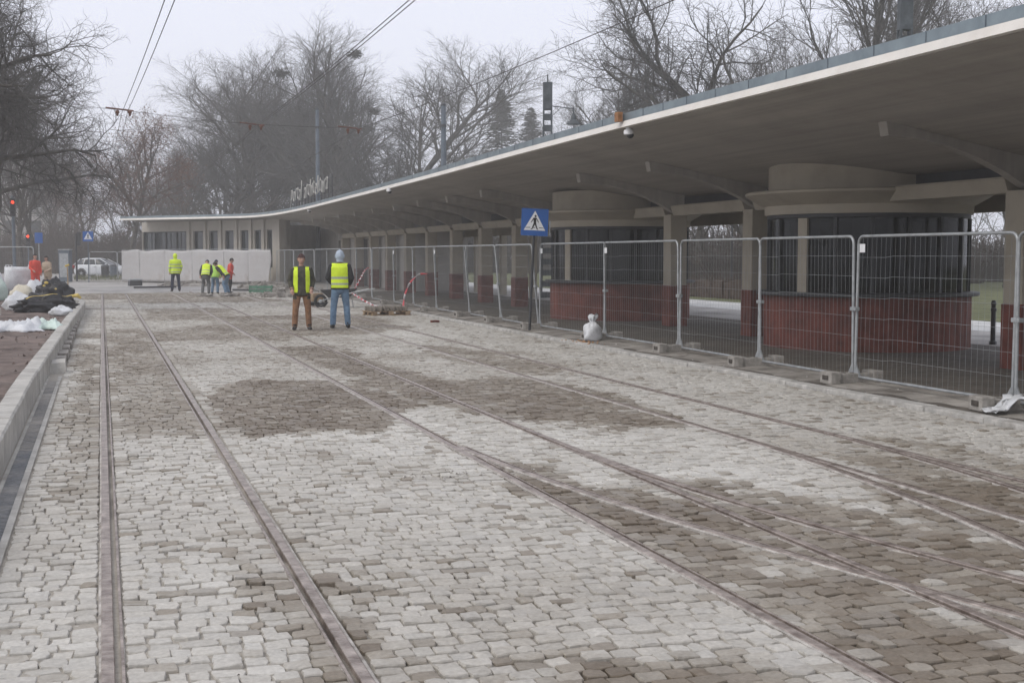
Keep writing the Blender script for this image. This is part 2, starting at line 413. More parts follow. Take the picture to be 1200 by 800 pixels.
# ------------------------------------------------------------------ noise for the paving
def lattice(seed):
    g = np.random.RandomState(seed).rand(64, 64)
    def f(x, y):
        x = np.asarray(x, float); y = np.asarray(y, float)
        xi = np.floor(x).astype(int); yi = np.floor(y).astype(int); fx = x-xi; fy = y-yi
        fx = fx*fx*(3-2*fx); fy = fy*fy*(3-2*fy)
        a = g[xi % 64, yi % 64]; b_ = g[(xi+1) % 64, yi % 64]; c = g[xi % 64, (yi+1) % 64]; d = g[(xi+1) % 64, (yi+1) % 64]
        return (a*(1-fx)+b_*fx)*(1-fy) + (c*(1-fx)+d*fx)*fy
    return f
N1, N2, N3, N4 = lattice(3), lattice(8), lattice(21), lattice(34)

# stretches of the paving that are still bare of sand (dark) - a ground plan of the site, metres
PATCH = [
 (.10, [(1.18,16.89),(1.97,17.57),(3.03,16.99),(3.33,16.2),(3.42,14.65),(3.0,12.7),(2.52,12.25),(1.55,11.84),(1.04,12.06),(1.0,13.77)]),
 (.12, [(3.08,23.74),(4.22,24.08),(4.22,19.22),(4.46,17.03),(5.55,17.33),(6.06,15.33),(5.85,13.0),(5.41,11.79),(4.63,11.7),(4.21,12.04),(3.95,13.61),(3.51,14.17),(3.33,16.2),(3.22,19.54)]),
 (.30, [(.06,31.3),(1.0,31),(.97,18.8),(.06,19.1)]),
 (.42, [(.04,19.1),(.98,18.76),(.98,12.4),(.01,12.16)]),
 (.08, [(2.98,10.6),(3.4,9.54),(3.62,7.8),(3.6,6.5),(3.1,6.1),(3.0,7.65)]),
 (.08, [(3.3,8.66),(3.96,8.21),(3.96,6.66),(3.96,5.62),(3.75,5.6),(3.61,6.88)]),
 (.16, [(3.96,8.86),(4.36,8.6),(4.6,6.91),(4.8,5.39),(4.4,4.4),(3.97,4.4),(3.97,7.19)]),
 (.22, [(4.45,8.89),(4.9,7.99),(5.1,6.88),(5.2,6.0),(4.75,4.8),(4.5,6.35),(4.5,7.38)]),
 (.20, [(5.6,9.3),(6.5,9.0),(6.5,7.0),(6.2,5.4),(5.0,5.6),(5.2,7.47),(5.4,8.53)]),
 (.25, [(1.77,5.54),(2.12,5.34),(2.84,5.06),(3.0,4.68),(2.52,4.4),(1.81,5.0)]),
 (.22, [(3.05,6.3),(3.65,6.3),(3.95,5.12),(3.95,3.8),(3.1,3.8),(3.05,5.3)]),
 (.25, [(.98,7.53),(.86,7.6),(.66,5.07),(.7,3),(.98,3)]),
 (.28, [(.98,7.5),(1.15,6.46),(1.2,5.53),(1.15,3),(.98,3)]),
 (.33, [(1.1,29.9),(3.97,30.1),(3.6,25.6),(1.1,26.3)]),
 (.35, [(1.1,42.3),(3.73,42.9),(3.6,35.8),(1.2,35)]),
 (.30, [(4.1,31.5),(6.6,33),(7.2,30),(5.5,27),(4.1,27)]),
 (.38, [(-.5,26),(-.08,26),(-.08,9),(-.3,9),(-.4,16)]),
 (.30, [(1.0,58),(5.5,60),(6.5,48),(1.0,47)]),
 (.34, [(5.7,24),(6.5,22),(6.6,18),(5.9,17.2),(5.3,20)]),
 (.30, [(6.7,10.4),(7.3,9.8),(7.2,7),(6.7,7)]),
]
def inside(px, py, poly):
    c = np.zeros(px.shape, bool); n = len(poly)
    for i in range(n):
        x0, y0 = poly[i]; x1, y1 = poly[i-1]
        k = ((y0 > py) != (y1 > py)) & (px < (x1-x0)*(py-y0)/((y1-y0) if y1 != y0 else 1e-9)+x0)
        c ^= k
    return c
def dust(x, y):
    wx = x + .45*(N1(x*1.3, y*.9)-.5) + .2*(N2(x*4, y*3)-.5)
    wy = y + 1.1*(N3(x*1.1, y*.8)-.5) + .4*(N4(x*4, y*3)-.5)
    d = .82 + .30*(N1(x*.45+7, y*.22)-.5) + .22*(N2(x*1.7, y*1.0)-.5)
    band = N3(x*.25+3, y*.42)                                    # bands across the street where the sand was swept
    d = np.where(y > 17, d-.55*np.clip((band-.5)*3.2, 0, 1), d)
    for v, p in PATCH:
        k = sum(inside(wx+ox_, wy+oy_, p).astype(float) for ox_, oy_ in ((-.10, -.16), (.12, -.10), (.08, .18), (-.12, .12), (0, 0)))/5
        k = np.clip((k-.5)*1.6+.5+1.1*(N4(x*7.3+5, y*6.7)-.5), 0, 1)*np.minimum(1, k*5)
        v_ = v + .42*(N2(x*1.9, y*1.3)-.45) + .16*(N4(x*6, y*5)-.5)
        d = d*(1-k)+v_*k
    side = np.clip((x-6.9)/.5, 0, 1)*np.clip((y-9)/3, 0, 1)
    d = d*(1-side) + side*(.80+.22*(N1(x*2, y)-.5))
    return d

# ------------------------------------------------------------------ rail lines
def dv(y, y0): u = max(0.0, y0-y); return .02*u*u
RAILS = {'A': lambda y: 0.0, 'B': lambda y: .98, 'C': lambda y: 2.98, 'D': lambda y: 3.95, 'F': lambda y: 5.68, 'E': lambda y: 6.64,
         'C2': lambda y: 2.98+dv(y, 12.6), 'D2': lambda y: 3.95+dv(y, 11.2)*1.03, 'F2': lambda y: 5.68-dv(y, 11.3), 'E2': lambda y: 6.64-dv(y, 11.3)}

# ------------------------------------------------------------------ setts: every stone has its own outline
def setts():
    rg = np.random.RandomState(5)
    cx, cy_, hw, hl = [], [], [], []
    y = 1.0
    while y < 60:
        rh = rg.uniform(.094, .124)*(1 if y < 40 else 1.3)
        yc = y+rh/2
        xs = sorted({k: f(yc) for k, f in RAILS.items()}.values())
        cuts = [(-.555, None)]
        iv = []; left = -.555 if yc < 40 else -.8 - max(0, yc-43)*.6
        left = max(left, -9)
        for x in xs:
            iv.append((left, x-.053)); left = x+.064
        iv.append((left, 8.59))
        for a, b_ in iv:
            L_ = b_-a
            if L_ < .05: continue
            n = max(1, int(round(L_/rg.uniform(.098, .130))))
            ws = rg.uniform(.68, 1.38, n); ws = ws/ws.sum()*L_
            e = a+np.concatenate([[0], np.cumsum(ws)])
            for i in range(n):
                cx.append((e[i]+e[i+1])/2); hw.append(ws[i]/2); cy_.append(yc+rg.uniform(-.013, .013)+.022*math.sin(e[i]*2.1+yc*.7)+.012*math.sin(e[i]*5.3-yc*1.9)); hl.append(rh/2)
        y += rh
    cx = np.array(cx); cy_ = np.array(cy_); hw = np.array(hw); hl = np.array(hl); n = len(cx)
    d = dust(cx, cy_)
    odd = rg.rand(n)
    d = np.where(odd < .10, d-rg.uniform(.15, .6, n), d+rg.normal(0, .045, n))
    d = np.where((odd > .93) & (d < .5), d+.35, d)
    d = np.clip(d, 0, 1); tone = rg.rand(n)
    # outline: 4 corners and 4 edge middles, all a little off
    ox = np.array([-1, 0, 1, 1, 1, 0, -1, -1.]); oy = np.array([-1, -1, -1, 0, 1, 1, 1, 0.])
    jx = rg.normal(0, 1, (n, 8)); jy = rg.normal(0, 1, (n, 8))
    corner = np.array([1, 0, 1, 0, 1, 0, 1, 0.])
    gap = rg.uniform(.0002, .0034, (n, 1))
    X = ox*(hw[:, None]-gap) + jx*.0038 - ox*corner*rg.uniform(0, .0085, (n, 8))
    Y = oy*(hl[:, None]-gap) + jy*.0038 - oy*corner*rg.uniform(0, .0085, (n, 8))
    hz_ = rg.normal(0, .0035, n); tx = rg.normal(0, .028, n); ty = rg.normal(0, .028, n)
    V = np.zeros((n, 25, 3))
    for k, (ins, z) in enumerate(((0, -.05), (.0010, -.006), (.0050, -.0005))):
        f = 1-ins/np.hypot(X, Y)
        V[:, k*8:(k+1)*8, 0] = X*f; V[:, k*8:(k+1)*8, 1] = Y*f
        V[:, k*8:(k+1)*8, 2] = z + (rg.normal(0, .0018, (n, 8)) if k else 0)
    V[:, 24, 2] = .0006+rg.normal(0, .0022, n)
    V[:, :, 2] += hz_[:, None] + V[:, :, 0]*tx[:, None] + V[:, :, 1]*ty[:, None]
    V[:, :8, 2] = -.05
    V[:, :, 0] += cx[:, None]; V[:, :, 1] += cy_[:, None]
    fq = []; 
    for k in range(2):
        for j in range(8): fq.append((k*8+j, k*8+(j+1) % 8, (k+1)*8+(j+1) % 8, (k+1)*8+j))
    ft = [(16+j, 16+(j+1) % 8, 24) for j in range(8)]
    loops = np.concatenate([np.array(fq).ravel(), np.array(ft).ravel()])
    lt = np.array([4]*16+[3]*8)
    me = bpy.data.meshes.new('road')
    me.vertices.add(n*25); me.vertices.foreach_set('co', V.ravel().astype(np.float32))
    AL = (loops[None, :] + (np.arange(n)*25)[:, None]).ravel(); AT = np.tile(lt, n)
    me.loops.add(len(AL)); me.loops.foreach_set('vertex_index', AL.astype(np.int32))
    st = np.concatenate([[0], np.cumsum(AT)[:-1]])
    me.polygons.add(len(AT)); me.polygons.foreach_set('loop_start', st.astype(np.int32))
    me.polygons.foreach_set('use_smooth', np.tile(np.array([False]*24), n))
    me.update(calc_edges=True)
    for nm, a in (('dust', d), ('tone', tone)):
        val = np.repeat(a, 25)
        if nm == 'dust': val = np.clip(.80*val+.20*dust(V[:, :, 0].ravel(), V[:, :, 1].ravel()), 0, 1)
        at = me.attributes.new(nm, 'FLOAT', 'POINT'); at.data.foreach_set('value', val.astype(np.float32))
    me.materials.append(M['setts'])
    o = bpy.data.objects.new('road', me); col.objects.link(o); structure(o)
    # the sand bed between the stones: high where it was swept in, low where it is still open
    gx = np.arange(-9, 8.65, .1); gy = np.concatenate([np.arange(-6, 30, .16), np.arange(30, 60.1, .5)])
    GX, GY = np.meshgrid(gx, gy); D = np.clip(dust(GX, GY), 0, 1)
    Z = -.028+.019*np.clip(D*1.3-.25, 0, 1) + .004*(N2(GX*9, GY*9)-.5)
    b_ = MB(); nx = len(gx)
    b_.v = [tuple(p) for p in np.stack([GX, GY, Z], -1).reshape(-1, 3)]
    b_.f = [(j*nx+i, j*nx+i+1, (j+1)*nx+i+1, (j+1)*nx+i) for j in range(len(gy)-1) for i in range(nx-1)]
    b_.m = [0]*len(b_.f)
    o = b_.build('road_bed', M['joint'], smooth='all'); structure(o)
    for nm, a in (('dust', D.ravel()), ('tone', np.full(D.size, .5))):
        at = o.data.attributes.new(nm, 'FLOAT', 'POINT'); at.data.foreach_set('value', a.astype(np.float32))
setts()

# ------------------------------------------------------------------ tram tracks
def rail_mesh(f, y0, y1, side, n=60, dz=0.0):
    """grooved rail seen from above; side = +1 when the guard lip lies on the +x side"""
    b_ = MB()
    # cross profile (offset, height, material): mortar, running head, groove, lip, mortar
    pr = [(-.0565, -.05), (-.055, -.002), (-.041, .001), (-.040, .004), (-.034, .008), (.016, .008), (.020, .004), (.022, -.034), (.048, -.034), (.050, .002), (.064, .002), (.0655, -.001), (.0675, -.005), (.069, -.05)]
    mi = [1, 1, 1, 0, 0, 0, 0, 2, 0, 0, 0, 1, 1]
    rr = random.Random(4); rows = []
    ys = [y0+(y1-y0)*(i/n)**1.6 for i in range(n+1)]
    for y in ys:
        x = f(y)
        rows.append([(x+side*o*.90+(rr.uniform(-.006, .006) if i in (1, 12) else 0), y, z) for i, (o, z) in enumerate((o, z+(dz if z > -.02 else dz*.3)) for o, z in pr)])
    base = len(b_.v)
    for r_ in rows: b_.v.extend(r_)
    k = len(pr)
    for i in range(n):
        for j in range(k-1):
            b_.f.append((i*k+j, i*k+j+1, (i+1)*k+j+1, (i+1)*k+j)); b_.m.append(mi[j])
    return b_
def track(a, c, y0, y1, label, fa=None, fc=None, n=60):
    t = empty('tram_track', (0, 0, 0), 0, label, 'tram track', 'tram tracks set into the setts')
    for k, s_ in ((a, 1), (c, -1)):
        yy = y1
        rail_mesh(RAILS[k], y0, yy, s_, n, .0035+.0012*'CDFE'.index(k[0]) if len(k) > 1 else .0007*'ABCDFE'.index(k)).build('rail', [M['rail'], M['mortar'], M['groove']], t)
track('A', 'B', 1, 58, 'straight grooved tram track running beside the raised platform kerb')
track('C', 'D', 1, 62, 'straight middle tram track of the three, passing left of the two standing workers')
track('F', 'E', 1, 60, 'straight tram track nearest the mesh fence and the shelter')
track('C2', 'D2', 1, 11.0, 'curved switch track branching off the middle track towards the shelter')
track('F2', 'E2', 1, 10.6, 'curved switch track branching off the fence-side track towards the middle')

# ------------------------------------------------------------------ platform on the open side: kerb, soil, drain
KP = [(-.78, -4), (-.78, 16), (-.70, 24), (-.62, 32), (-.50, 40), (-.52, 42.5), (-.75, 44.4), (-1.3, 45.6), (-2.2, 46.1), (-4, 46.2)]
def along(pts, step):
    out = []; 
    for (x0, y0), (x1, y1) in zip(pts, pts[1:]):
        n = max(1, int(math.hypot(x1-x0, y1-y0)/step))
        out += [(x0+(x1-x0)*i/n, y0+(y1-y0)*i/n) for i in range(n)]
    return out+[pts[-1]]
def offset(pts, d):
    o = []
    for i, p in enumerate(pts):
        a = pts[max(i-1, 0)]; c = pts[min(i+1, len(pts)-1)]
        t = Vector((c[0]-a[0], c[1]-a[1])).normalized()
        o.append((p[0]-t.y*d, p[1]+t.x*d))
    return o
kp = along(KP, 1.0)
ko = offset(kp, .19)
b = MB(); rr = random.Random(2)
for i in range(len(kp)-1):                      # precast kerb units with open joints
    a0, a1, c0, c1 = Vector(kp[i]), Vector(kp[i+1]), Vector(ko[i]), Vector(ko[i+1])
    u = (a1-a0).normalized()*.006
    j = rr.uniform(-.006, .006); h = .29+rr.uniform(-.004, .004)
    n_ = Vector((-u.y, u.x)).normalized()
    A0, A1, C0, C1 = a0+u+n_*j, a1-u+n_*j, c0+u+n_*j, c1-u+n_*j
    e = .018
    lo = [(p.x, p.y, -.06) for p in (A0, A1, C1, C0)]
    mid = [(p.x, p.y, h-e) for p in (A0, A1, C1, C0)]
    top = [(p.x, p.y, h) for p in (A0+n_*e+u*2, A1+n_*e-u*2, C1-n_*e*.3-u*2, C0-n_*e*.3+u*2)]
    b.rings([lo, mid, top])
structure(b.build('platform_kerb', M['kerb']))
# soil bed inside
b = MB(); xs = np.linspace(-24, -.93, 70); ys = np.linspace(-6, 47, 150)
vs_ = []
for y in ys:
    for x in xs:
        xe = x if x < -1.2 else x
        hgt = .19 + .09*(float(N1(x*1.2, y*1.2))-.5) + .05*(float(N2(x*5, y*5))-.5)
        vs_.append((x + (.25 if (x > -1 and y > 24) else 0)*min(1, (y-24)/16 if y > 24 else 0), min(y, 46.0), hgt))
nx = len(xs)
b.add(vs_, [(j*nx+i, j*nx+i+1, (j+1)*nx+i+1, (j+1)*nx+i) for j in range(len(ys)-1) for i in range(nx-1)])
structure(b.build('soil', M['soil'], smooth='all'))
sheet('soil_beyond', M['soil'], -40, 45.9, -2.6, 66, .12, 40, 24, .03, 3)
# drain channel beside the kerb
d0 = empty('drain_channel', (0, 0, 0), 0, 'long blue-grey slotted drain channel at the foot of the platform kerb', 'drain')
b = MB(); b.box(-.765, -3, -.06, -.735, 19.2, -.004).box(-.615, -3, -.06, -.57, 19.2, .002)
b.build('edge_strip', M['kerb'], d0)
b = MB(); b.box(-.735, -3, -.06, -.615, 19.2, -.022)
y = 1.5
while y < 19.1:
    b.box(-.734, y, -.022, -.616, y+.018, -.010); y += .045 if y < 12 else .09
b.build('grating', M['drain'], d0)
# building-side kerb
b = MB(); y = -6; rr = random.Random(9)
while y < 58:
    h = .052+rr.uniform(-.006, .006); x = 8.61+rr.uniform(-.008, .008)
    b.box(x, y+.004, -.07, x+.2, y+.996, h, bev=.014); y += 1
structure(b.build('kerb', M['gkerb']))
# bare earth strip that the fence stands on
b = MB(); xs = np.linspace(8.84, 10.2, 16); ys = np.linspace(2, 58, 220); vs_ = []
for y in ys:
    for x in xs:
        vs_.append((x, y, (.036 if x < 10.1 else .03)+.020*math.sin(math.pi*min(1, max(0, (x-8.84)/1.36)))+.016*(float(N3(x*4, y*4))-.5)))
nx = len(xs)
b.add(vs_, [(j*nx+i, j*nx+i+1, (j+1)*nx+i+1, (j+1)*nx+i) for j in range(len(ys)-1) for i in range(nx-1)])
M['strip'] = mat('dusty_verge', (.15, .13, .105), .95, .35, 1.6, (.29, .27, .24), .6, 50)
structure(b.build('earth_strip', M['strip'], smooth='all'))
# chips and crumbs lying on the paving
b = MB(); rr = random.Random(77)
def chip(x, y, z, s):
    vs0 = [(x+rr.uniform(-s, s), y+rr.uniform(-s, s), z) for _ in range(3)] + [(x+rr.uniform(-s, s)*.3, y+rr.uniform(-s, s)*.3, z+s*rr.uniform(.5, 1.1))]
    b.add(vs0, [(0, 1, 2), (0, 1, 3), (1, 2, 3), (2, 0, 3)])
for _ in range(420):
    y = 3.5+40*rr.random()**2; chip(rr.uniform(-.5, 8.3), y, .0, rr.uniform(.004, .014))
for _ in range(70): chip(2.55+rr.gauss(0, .28), 9.6+rr.gauss(0, .10), .002, rr.uniform(.006, .022))
for _ in range(200): chip(rr.uniform(8.6, 10.2), rr.uniform(9, 40), .05, rr.uniform(.006, .03))
for _ in range(60): chip(rr.uniform(-.75, -.55), rr.uniform(19.5, 44), .0, rr.uniform(.01, .05))
o = b.build('gravel', M['granule']); o['kind'] = 'stuff'
b = MB()
for _ in range(900): chip(-1.0-6*rr.random()**1.5, 6+40*rr.random(), .185+.03*rr.random(), rr.uniform(.012, .055))
o = b.build('dirt_clods', M['soil']); o['kind'] = 'stuff'
# ------------------------------------------------------------------ the shelter: one long curved canopy
pav = empty('tram_shelter', (8.5, 20, 0), 0, 'long beige tram shelter with a sweeping thin concrete canopy on square columns with red bases', 'tram shelter')
def pbuild(mb, name, m, parent=None, smooth=False):
    o = mb.build(name, m, parent or pav, smooth)
    if (parent or pav) is pav: o.matrix_parent_inverse = Matrix.Translation((-8.5, -20, 0))
    return o
E0 = [(8.45,-1,1,0,0),(8.45,6,1,0,0),(8.46,10,1,0,0),(8.5,14,1,0,0),(8.5,18,1,0,0),(8.52,21.5,1,0,0),(8.64,27,1,0,0),(8.77,31.5,1,0,0),(8.9,36,1,0,0),(9.08,45.5,1,0,0),
      (9.22,55,1,0,0),(9.30,62,1,0,0),(9.22,67.5,.97,.2,.1),(9.0,71.8,.9,.43,.35),(8.6,74.8,.75,.66,.7),(8.0,76.9,.62,.78,1),(6.6,78.7,.62,.78,1),(4.8,80.8,.62,.78,1),(2.9,82.9,.62,.78,1),(1.13,84.9,.62,.78,1)]
# finer, smooth
def cat(p0, p1, p2, p3, t):
    return tuple(.5*((2*b)+(-a+c)*t+(2*a-5*b+4*c-d)*t*t+(-a+3*b-3*c+d)*t**3) for a, b, c, d in zip(p0, p1, p2, p3))
EDGE = []
for i in range(len(E0)-1):
    a, b_, c, d = E0[max(i-1, 0)], E0[i], E0[i+1], E0[min(i+2, len(E0)-1)]
    for k in range(4): EDGE.append(cat(a, b_, c, d, k/4))
EDGE.append(E0[-1])
def soff(d, w_):
    prof = [(0, 3.89), (1.0, 3.77), (2.1, 3.555), (3.3, 3.33), (4.5, 3.11), (6, 2.98), (7.5, 2.92), (99, 2.92)]
    for (a, za), (b__, zb) in zip(prof, prof[1:]):
        if a <= d <= b__: z = za+(zb-za)*(d-a)/(b__-a); break
    return z*(1-w_) + (3.89-.012*d)*w_
def sweep(prof):                       # prof: function(w) -> closed list of (d, z)
    rg = []
    for x, y, ix, iy, w_ in EDGE:
        w_ = min(1, max(0, w_)); l = math.hypot(ix, iy)
        rg.append([(x+ix/l*d, y+iy/l*d, z) for d, z in prof(w_)])
    return MB().rings(rg)
DS = [.1, .5, 1.0, 1.5, 2.1, 2.7, 3.3, 3.9, 4.5, 5.2, 6, 6.8, 7.5]
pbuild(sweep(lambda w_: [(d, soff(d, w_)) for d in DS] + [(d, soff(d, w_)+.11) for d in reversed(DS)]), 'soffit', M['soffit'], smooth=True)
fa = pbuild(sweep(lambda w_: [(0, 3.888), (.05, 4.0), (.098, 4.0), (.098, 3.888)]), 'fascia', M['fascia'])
b = MB(); b.box(8.44, 20.45, 3.99, 8.53, 20.60, 4.15)
pbuild(b, 'rust_stain_plate', M['rust'])
pbuild(sweep(lambda w_: [(.06, 4.004), (.06, 4.13), (.22, 4.135), (.22, 4.004)]), 'flashing', M['flash'])
b = MB()
for i, (x, y, ix, iy, w_) in enumerate(EDGE):
    if 3 < i < 60:
        b = MB(); b.box(x+.054, y-.006, 4.006, x+.060, y+.006, 4.126); pbuild(b, 'flashing_seam', M['pole'])
pbuild(sweep(lambda w_: [(.225, 4.0), (.225, 4.12), (4.5, soff(4.5, w_)+.4), (7.5, soff(7.5, w_)+.35), (7.5, soff(7.5, w_)+.112), (4.5, soff(4.5, w_)+.112)]), 'roof_covering', M['flash'])
b = MB(); b.box(15.95, -1, 2.52, 16.12, 57, 3.02); pbuild(b, 'rear_beam', M['beige'])
COLS = [7.6, 11.6, 15.66, 23.8, 27.75, 35.7, 39.6, 43.5, 47.4, 51.3, 55.2, 59.1, 63.0, 66.9, 70.8]
for y in COLS:
    b = MB(); b.box(12.72, y-.21, .02, 13.14, y+.21, 2.66, bev=.02)
    c = pbuild(b, 'column', M['beige'])
    b = MB(); b.box(12.705, y-.225, .01, 13.155, y+.225, 1.0, bev=.015)
    o = b.build('red_base', M['red'], c)
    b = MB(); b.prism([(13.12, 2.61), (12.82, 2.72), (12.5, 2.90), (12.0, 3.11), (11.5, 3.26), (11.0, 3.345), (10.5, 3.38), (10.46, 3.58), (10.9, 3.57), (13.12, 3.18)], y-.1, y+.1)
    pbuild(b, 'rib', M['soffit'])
    if y < 57:
        b = MB(); b.box(15.9, y-.15, .02, 16.15, y+.15, 2.55, bev=.02); pbuild(b, 'rear_post', M['beige'])
def beam(y0, y1):
    b = MB(); b.prism([(12.70, 2.84), (12.78, 2.63), (13.1, 2.63), (13.1, 2.87), (12.72, 2.87)], y0, y1); pbuild(b, 'beam', M['beige'])
for y0, y1 in zip(COLS, COLS[1:]):
    if y0 == 15.66: beam(y0+.215, 19.0); beam(22.3, y1-.215)
    elif y0 == 27.75: beam(y0+.215, 30.15); beam(33.4, y1-.215)
    else: beam(y0+.215, y1-.215)
b = MB(); b.box(13.3, -1, 2.86, 13.34, 57, 3.2); pbuild(b, 'gap_shade', M['dark'])  # dark sheet added as the shade in the gap above the beam

# enclosed end of the shelter
def wbox(p, q, a0, a1, z0, z1, th, off=0.0, bev=0.0):
    """box on the vertical line p-q between fractions a0..a1, thickness behind it"""
    p = Vector(p); q = Vector(q); d = (q-p); L_ = d.length; ang = math.atan2(d.y, d.x)
    return dict(x0=a0*L_, y0=off, z0=z0, x1=a1*L_, y1=off+th, z1=z1, rot=ang, org=(p.x, p.y, 0), bev=bev)
PW0, PW1 = W(-13.3, 75.5), W(-24.2, 84)
WIN = [(.9965, .669), (.619, .550), (.508, .447), (.399, .339), (.293, .2405), (.2, .155), (.121, .0815)]
b = MB()
b.box(**wbox(PW1, PW0, 0, 1, 3.2, 3.82, .35)); b.box(**wbox(PW1, PW0, 0, 1, .05, .95, .35))
ed = [1.0] + [v for p in WIN for v in p] + [0.0]
for i in range(0, len(ed), 2):
    if ed[i]-ed[i+1] > .002: b.box(**wbox(PW1, PW0, 1-ed[i], 1-ed[i+1], .95, 3.2, .35))
pbuild(b, 'wing_wall', M['wing'])
for a, c in WIN[:]:
    b = MB(); b.box(**wbox(PW1, PW0, 1-a, 1-c, .955, 3.195, .03, .18))
    wn = pbuild(b, 'window', M['wglass'])
    L_ = 13.8; n = 4 if a > .9 else 1
    b = MB()
    for k in range(n+1):
        f = (1-a)+(a-c)*k/n; b.box(**wbox(PW1, PW0, max(1-a, f-.0028), min(1-c, f+.0028), .955, 3.195, .06, .12))
    b.box(**wbox(PW1, PW0, 1-a, 1-c, 3.12, 3.195, .06, .121)); b.box(**wbox(PW1, PW0, 1-a, 1-c, .956, 1.02, .06, .121))
    if a > .9:
        for k in range(9):
            f = (1-a)+(a-c)*(k+.5)/9; b.box(**wbox(PW1, PW0, f-.0006, f+.0006, 1.0, 3.1, .02, .15))
    b.build('frame', M['dark'], wn)
for (a, c), (a2, c2) in zip(WIN, WIN[1:]):       # fins between the windows
    f = 1-(c+a2)/2
    b = MB(); b.box(**wbox(PW1, PW0, f-.0085, f+.0085, .06, 3.84, .35, -.13)); pbuild(b, 'wall_fin', M['wing'])
b = MB(); b.box(**wbox(PW1, PW0, .955, 1.0, .06, 3.84, .8, -.5)); pbuild(b, 'corner_pier', M['wing'])
b = MB(); b.box(**wbox(W(-13.25, 76.3), (12.9, 80.6), 0, 1, .06, 3.5, .3)); pbuild(b, 'return_wall', M['grey_wall'])
Q0, Q1 = (13.6, 57.2), (13.4, 80.9)
b = MB()
for a0, a1 in ((0, .10), (.20, .34), (.44, .58), (.72, 1.0)): b.box(**wbox(Q1, Q0, 1-a1, 1-a0, .06, 3.3, .3, -.3))
b.box(**wbox(Q1, Q0, 0, 1, 2.55, 3.3, .28, -.29))
pbuild(b, 'side_wall', M['grey_wall'])
for a0, a1 in ((.10, .20), (.34, .44), (.58, .72)):
    b = MB(); b.box(**wbox(Q1, Q0, 1-a1, 1-a0, .06, 2.55, .06, -.16)); dr = pbuild(b, 'door', M['dark'])
    b = MB(); f = 1-(a0+a1)/2; b.box(**wbox(Q1, Q0, f-.004, f+.004, .1, 2.5, .1, -.2)); b.build('door_post', M['grey_wall'], dr)
b = MB(); b.box(13.62, 57.0, .06, 16.1, 57.2, 3.0); pbuild(b, 'end_wall', M['grey_wall'])

# ------------------------------------------------------------------ kiosks under the canopy
def kiosk(cx, cy_, label, beige_at):
    k = empty('kiosk', (cx, cy_, 0), 0, label, 'kiosk', 'round kiosks under the canopy')
    rg = []
    for z in (.02, .98):
        r_ = []
        for j in range(128):
            a = 2*math.pi*j/128; r = 1.86 if j % 4 else 1.835
            r_.append((r*math.cos(a), r*math.sin(a), z))
        rg.append(r_)
    MB().rings(rg).build('base_wall', M['red'], k)
    MB().lathe([(1.7, .982), (1.98, .985), (2.0, 1.0), (2.0, 1.04), (1.98, 1.055), (1.7, 1.06)], 72).build('counter', M['dark'], k, smooth=True)
    MB().lathe([(1.70, 2.36), (1.80, 2.36), (1.82, 2.38), (1.82, 2.46), (1.70, 2.46)], 72).build('window_head', M['dark'], k, smooth=True)
    MB().lathe([(1.5, 2.44), (1.86, 2.44), (1.87, 2.6), (1.95, 2.64), (2.22, 2.80), (2.23, 2.84), (2.2, 2.86), (1.5, 2.86)], 80).build('collar', M['beige'], k, smooth=True)
    MB().lathe([(1.80, 2.85), (1.80, 3.9)] if False else [(1.80, 2.85), (1.80, 3.36)], 80).build('drum', M['beige'], k, smooth=True)
    n = 18
    for j in range(n):
        a0 = 2*math.pi*j/n; a1 = 2*math.pi*(j+1)/n
        r0, r1 = 1.765, 1.785
        pts = []
        for r in (r0, r1):
            for q in range(5):
                a = a0+(a1-a0)*q/4; pts.append((r, a))
        lo = [(r*math.cos(a), r*math.sin(a)) for r, a in pts[:5]] + [(r*math.cos(a), r*math.sin(a)) for r, a in reversed(pts[5:])]
        MB().rings([[(x, y, 1.06) for x, y in lo], [(x, y, 2.37) for x, y in lo]]).build('window_pane', M['glass'], k, smooth=True)
        w_ = .10 if j in beige_at else .03
        b = MB(); b.box(1.74, -w_, 1.06, 1.83, w_, 2.365, rot=a0)
        b.build('mullion', M['beige'] if j in beige_at else M['dark'], k)
    b = MB()
    for j in range(5):
        a = R(198+j*34); b.box(1.38, -.08-.05*(j % 2), 1.07, 1.42, .08, 2.33, rot=a)
    b.build('blind', M['blind'], k)
    b = MB(); b.box(1.66, -.09, 1.25, 1.68, .09, 2.3, rot=R(181)); b.build('reflection_strip', M['pane_reflection'], k)  # pale strip behind the panes, a painted reflection
    MB().lathe([(.6, 1.0), (.6, 2.4)], 20).build('inner_core', M['dark'], k, smooth=True)
kiosk(13.52, 20.67, 'nearer round kiosk with red boarded base and dark windows, beside the nearest visible column', (10,))
kiosk(13.2, 31.8, 'farther round kiosk with red boarded base, seen behind the pedestrian crossing sign', (10,))

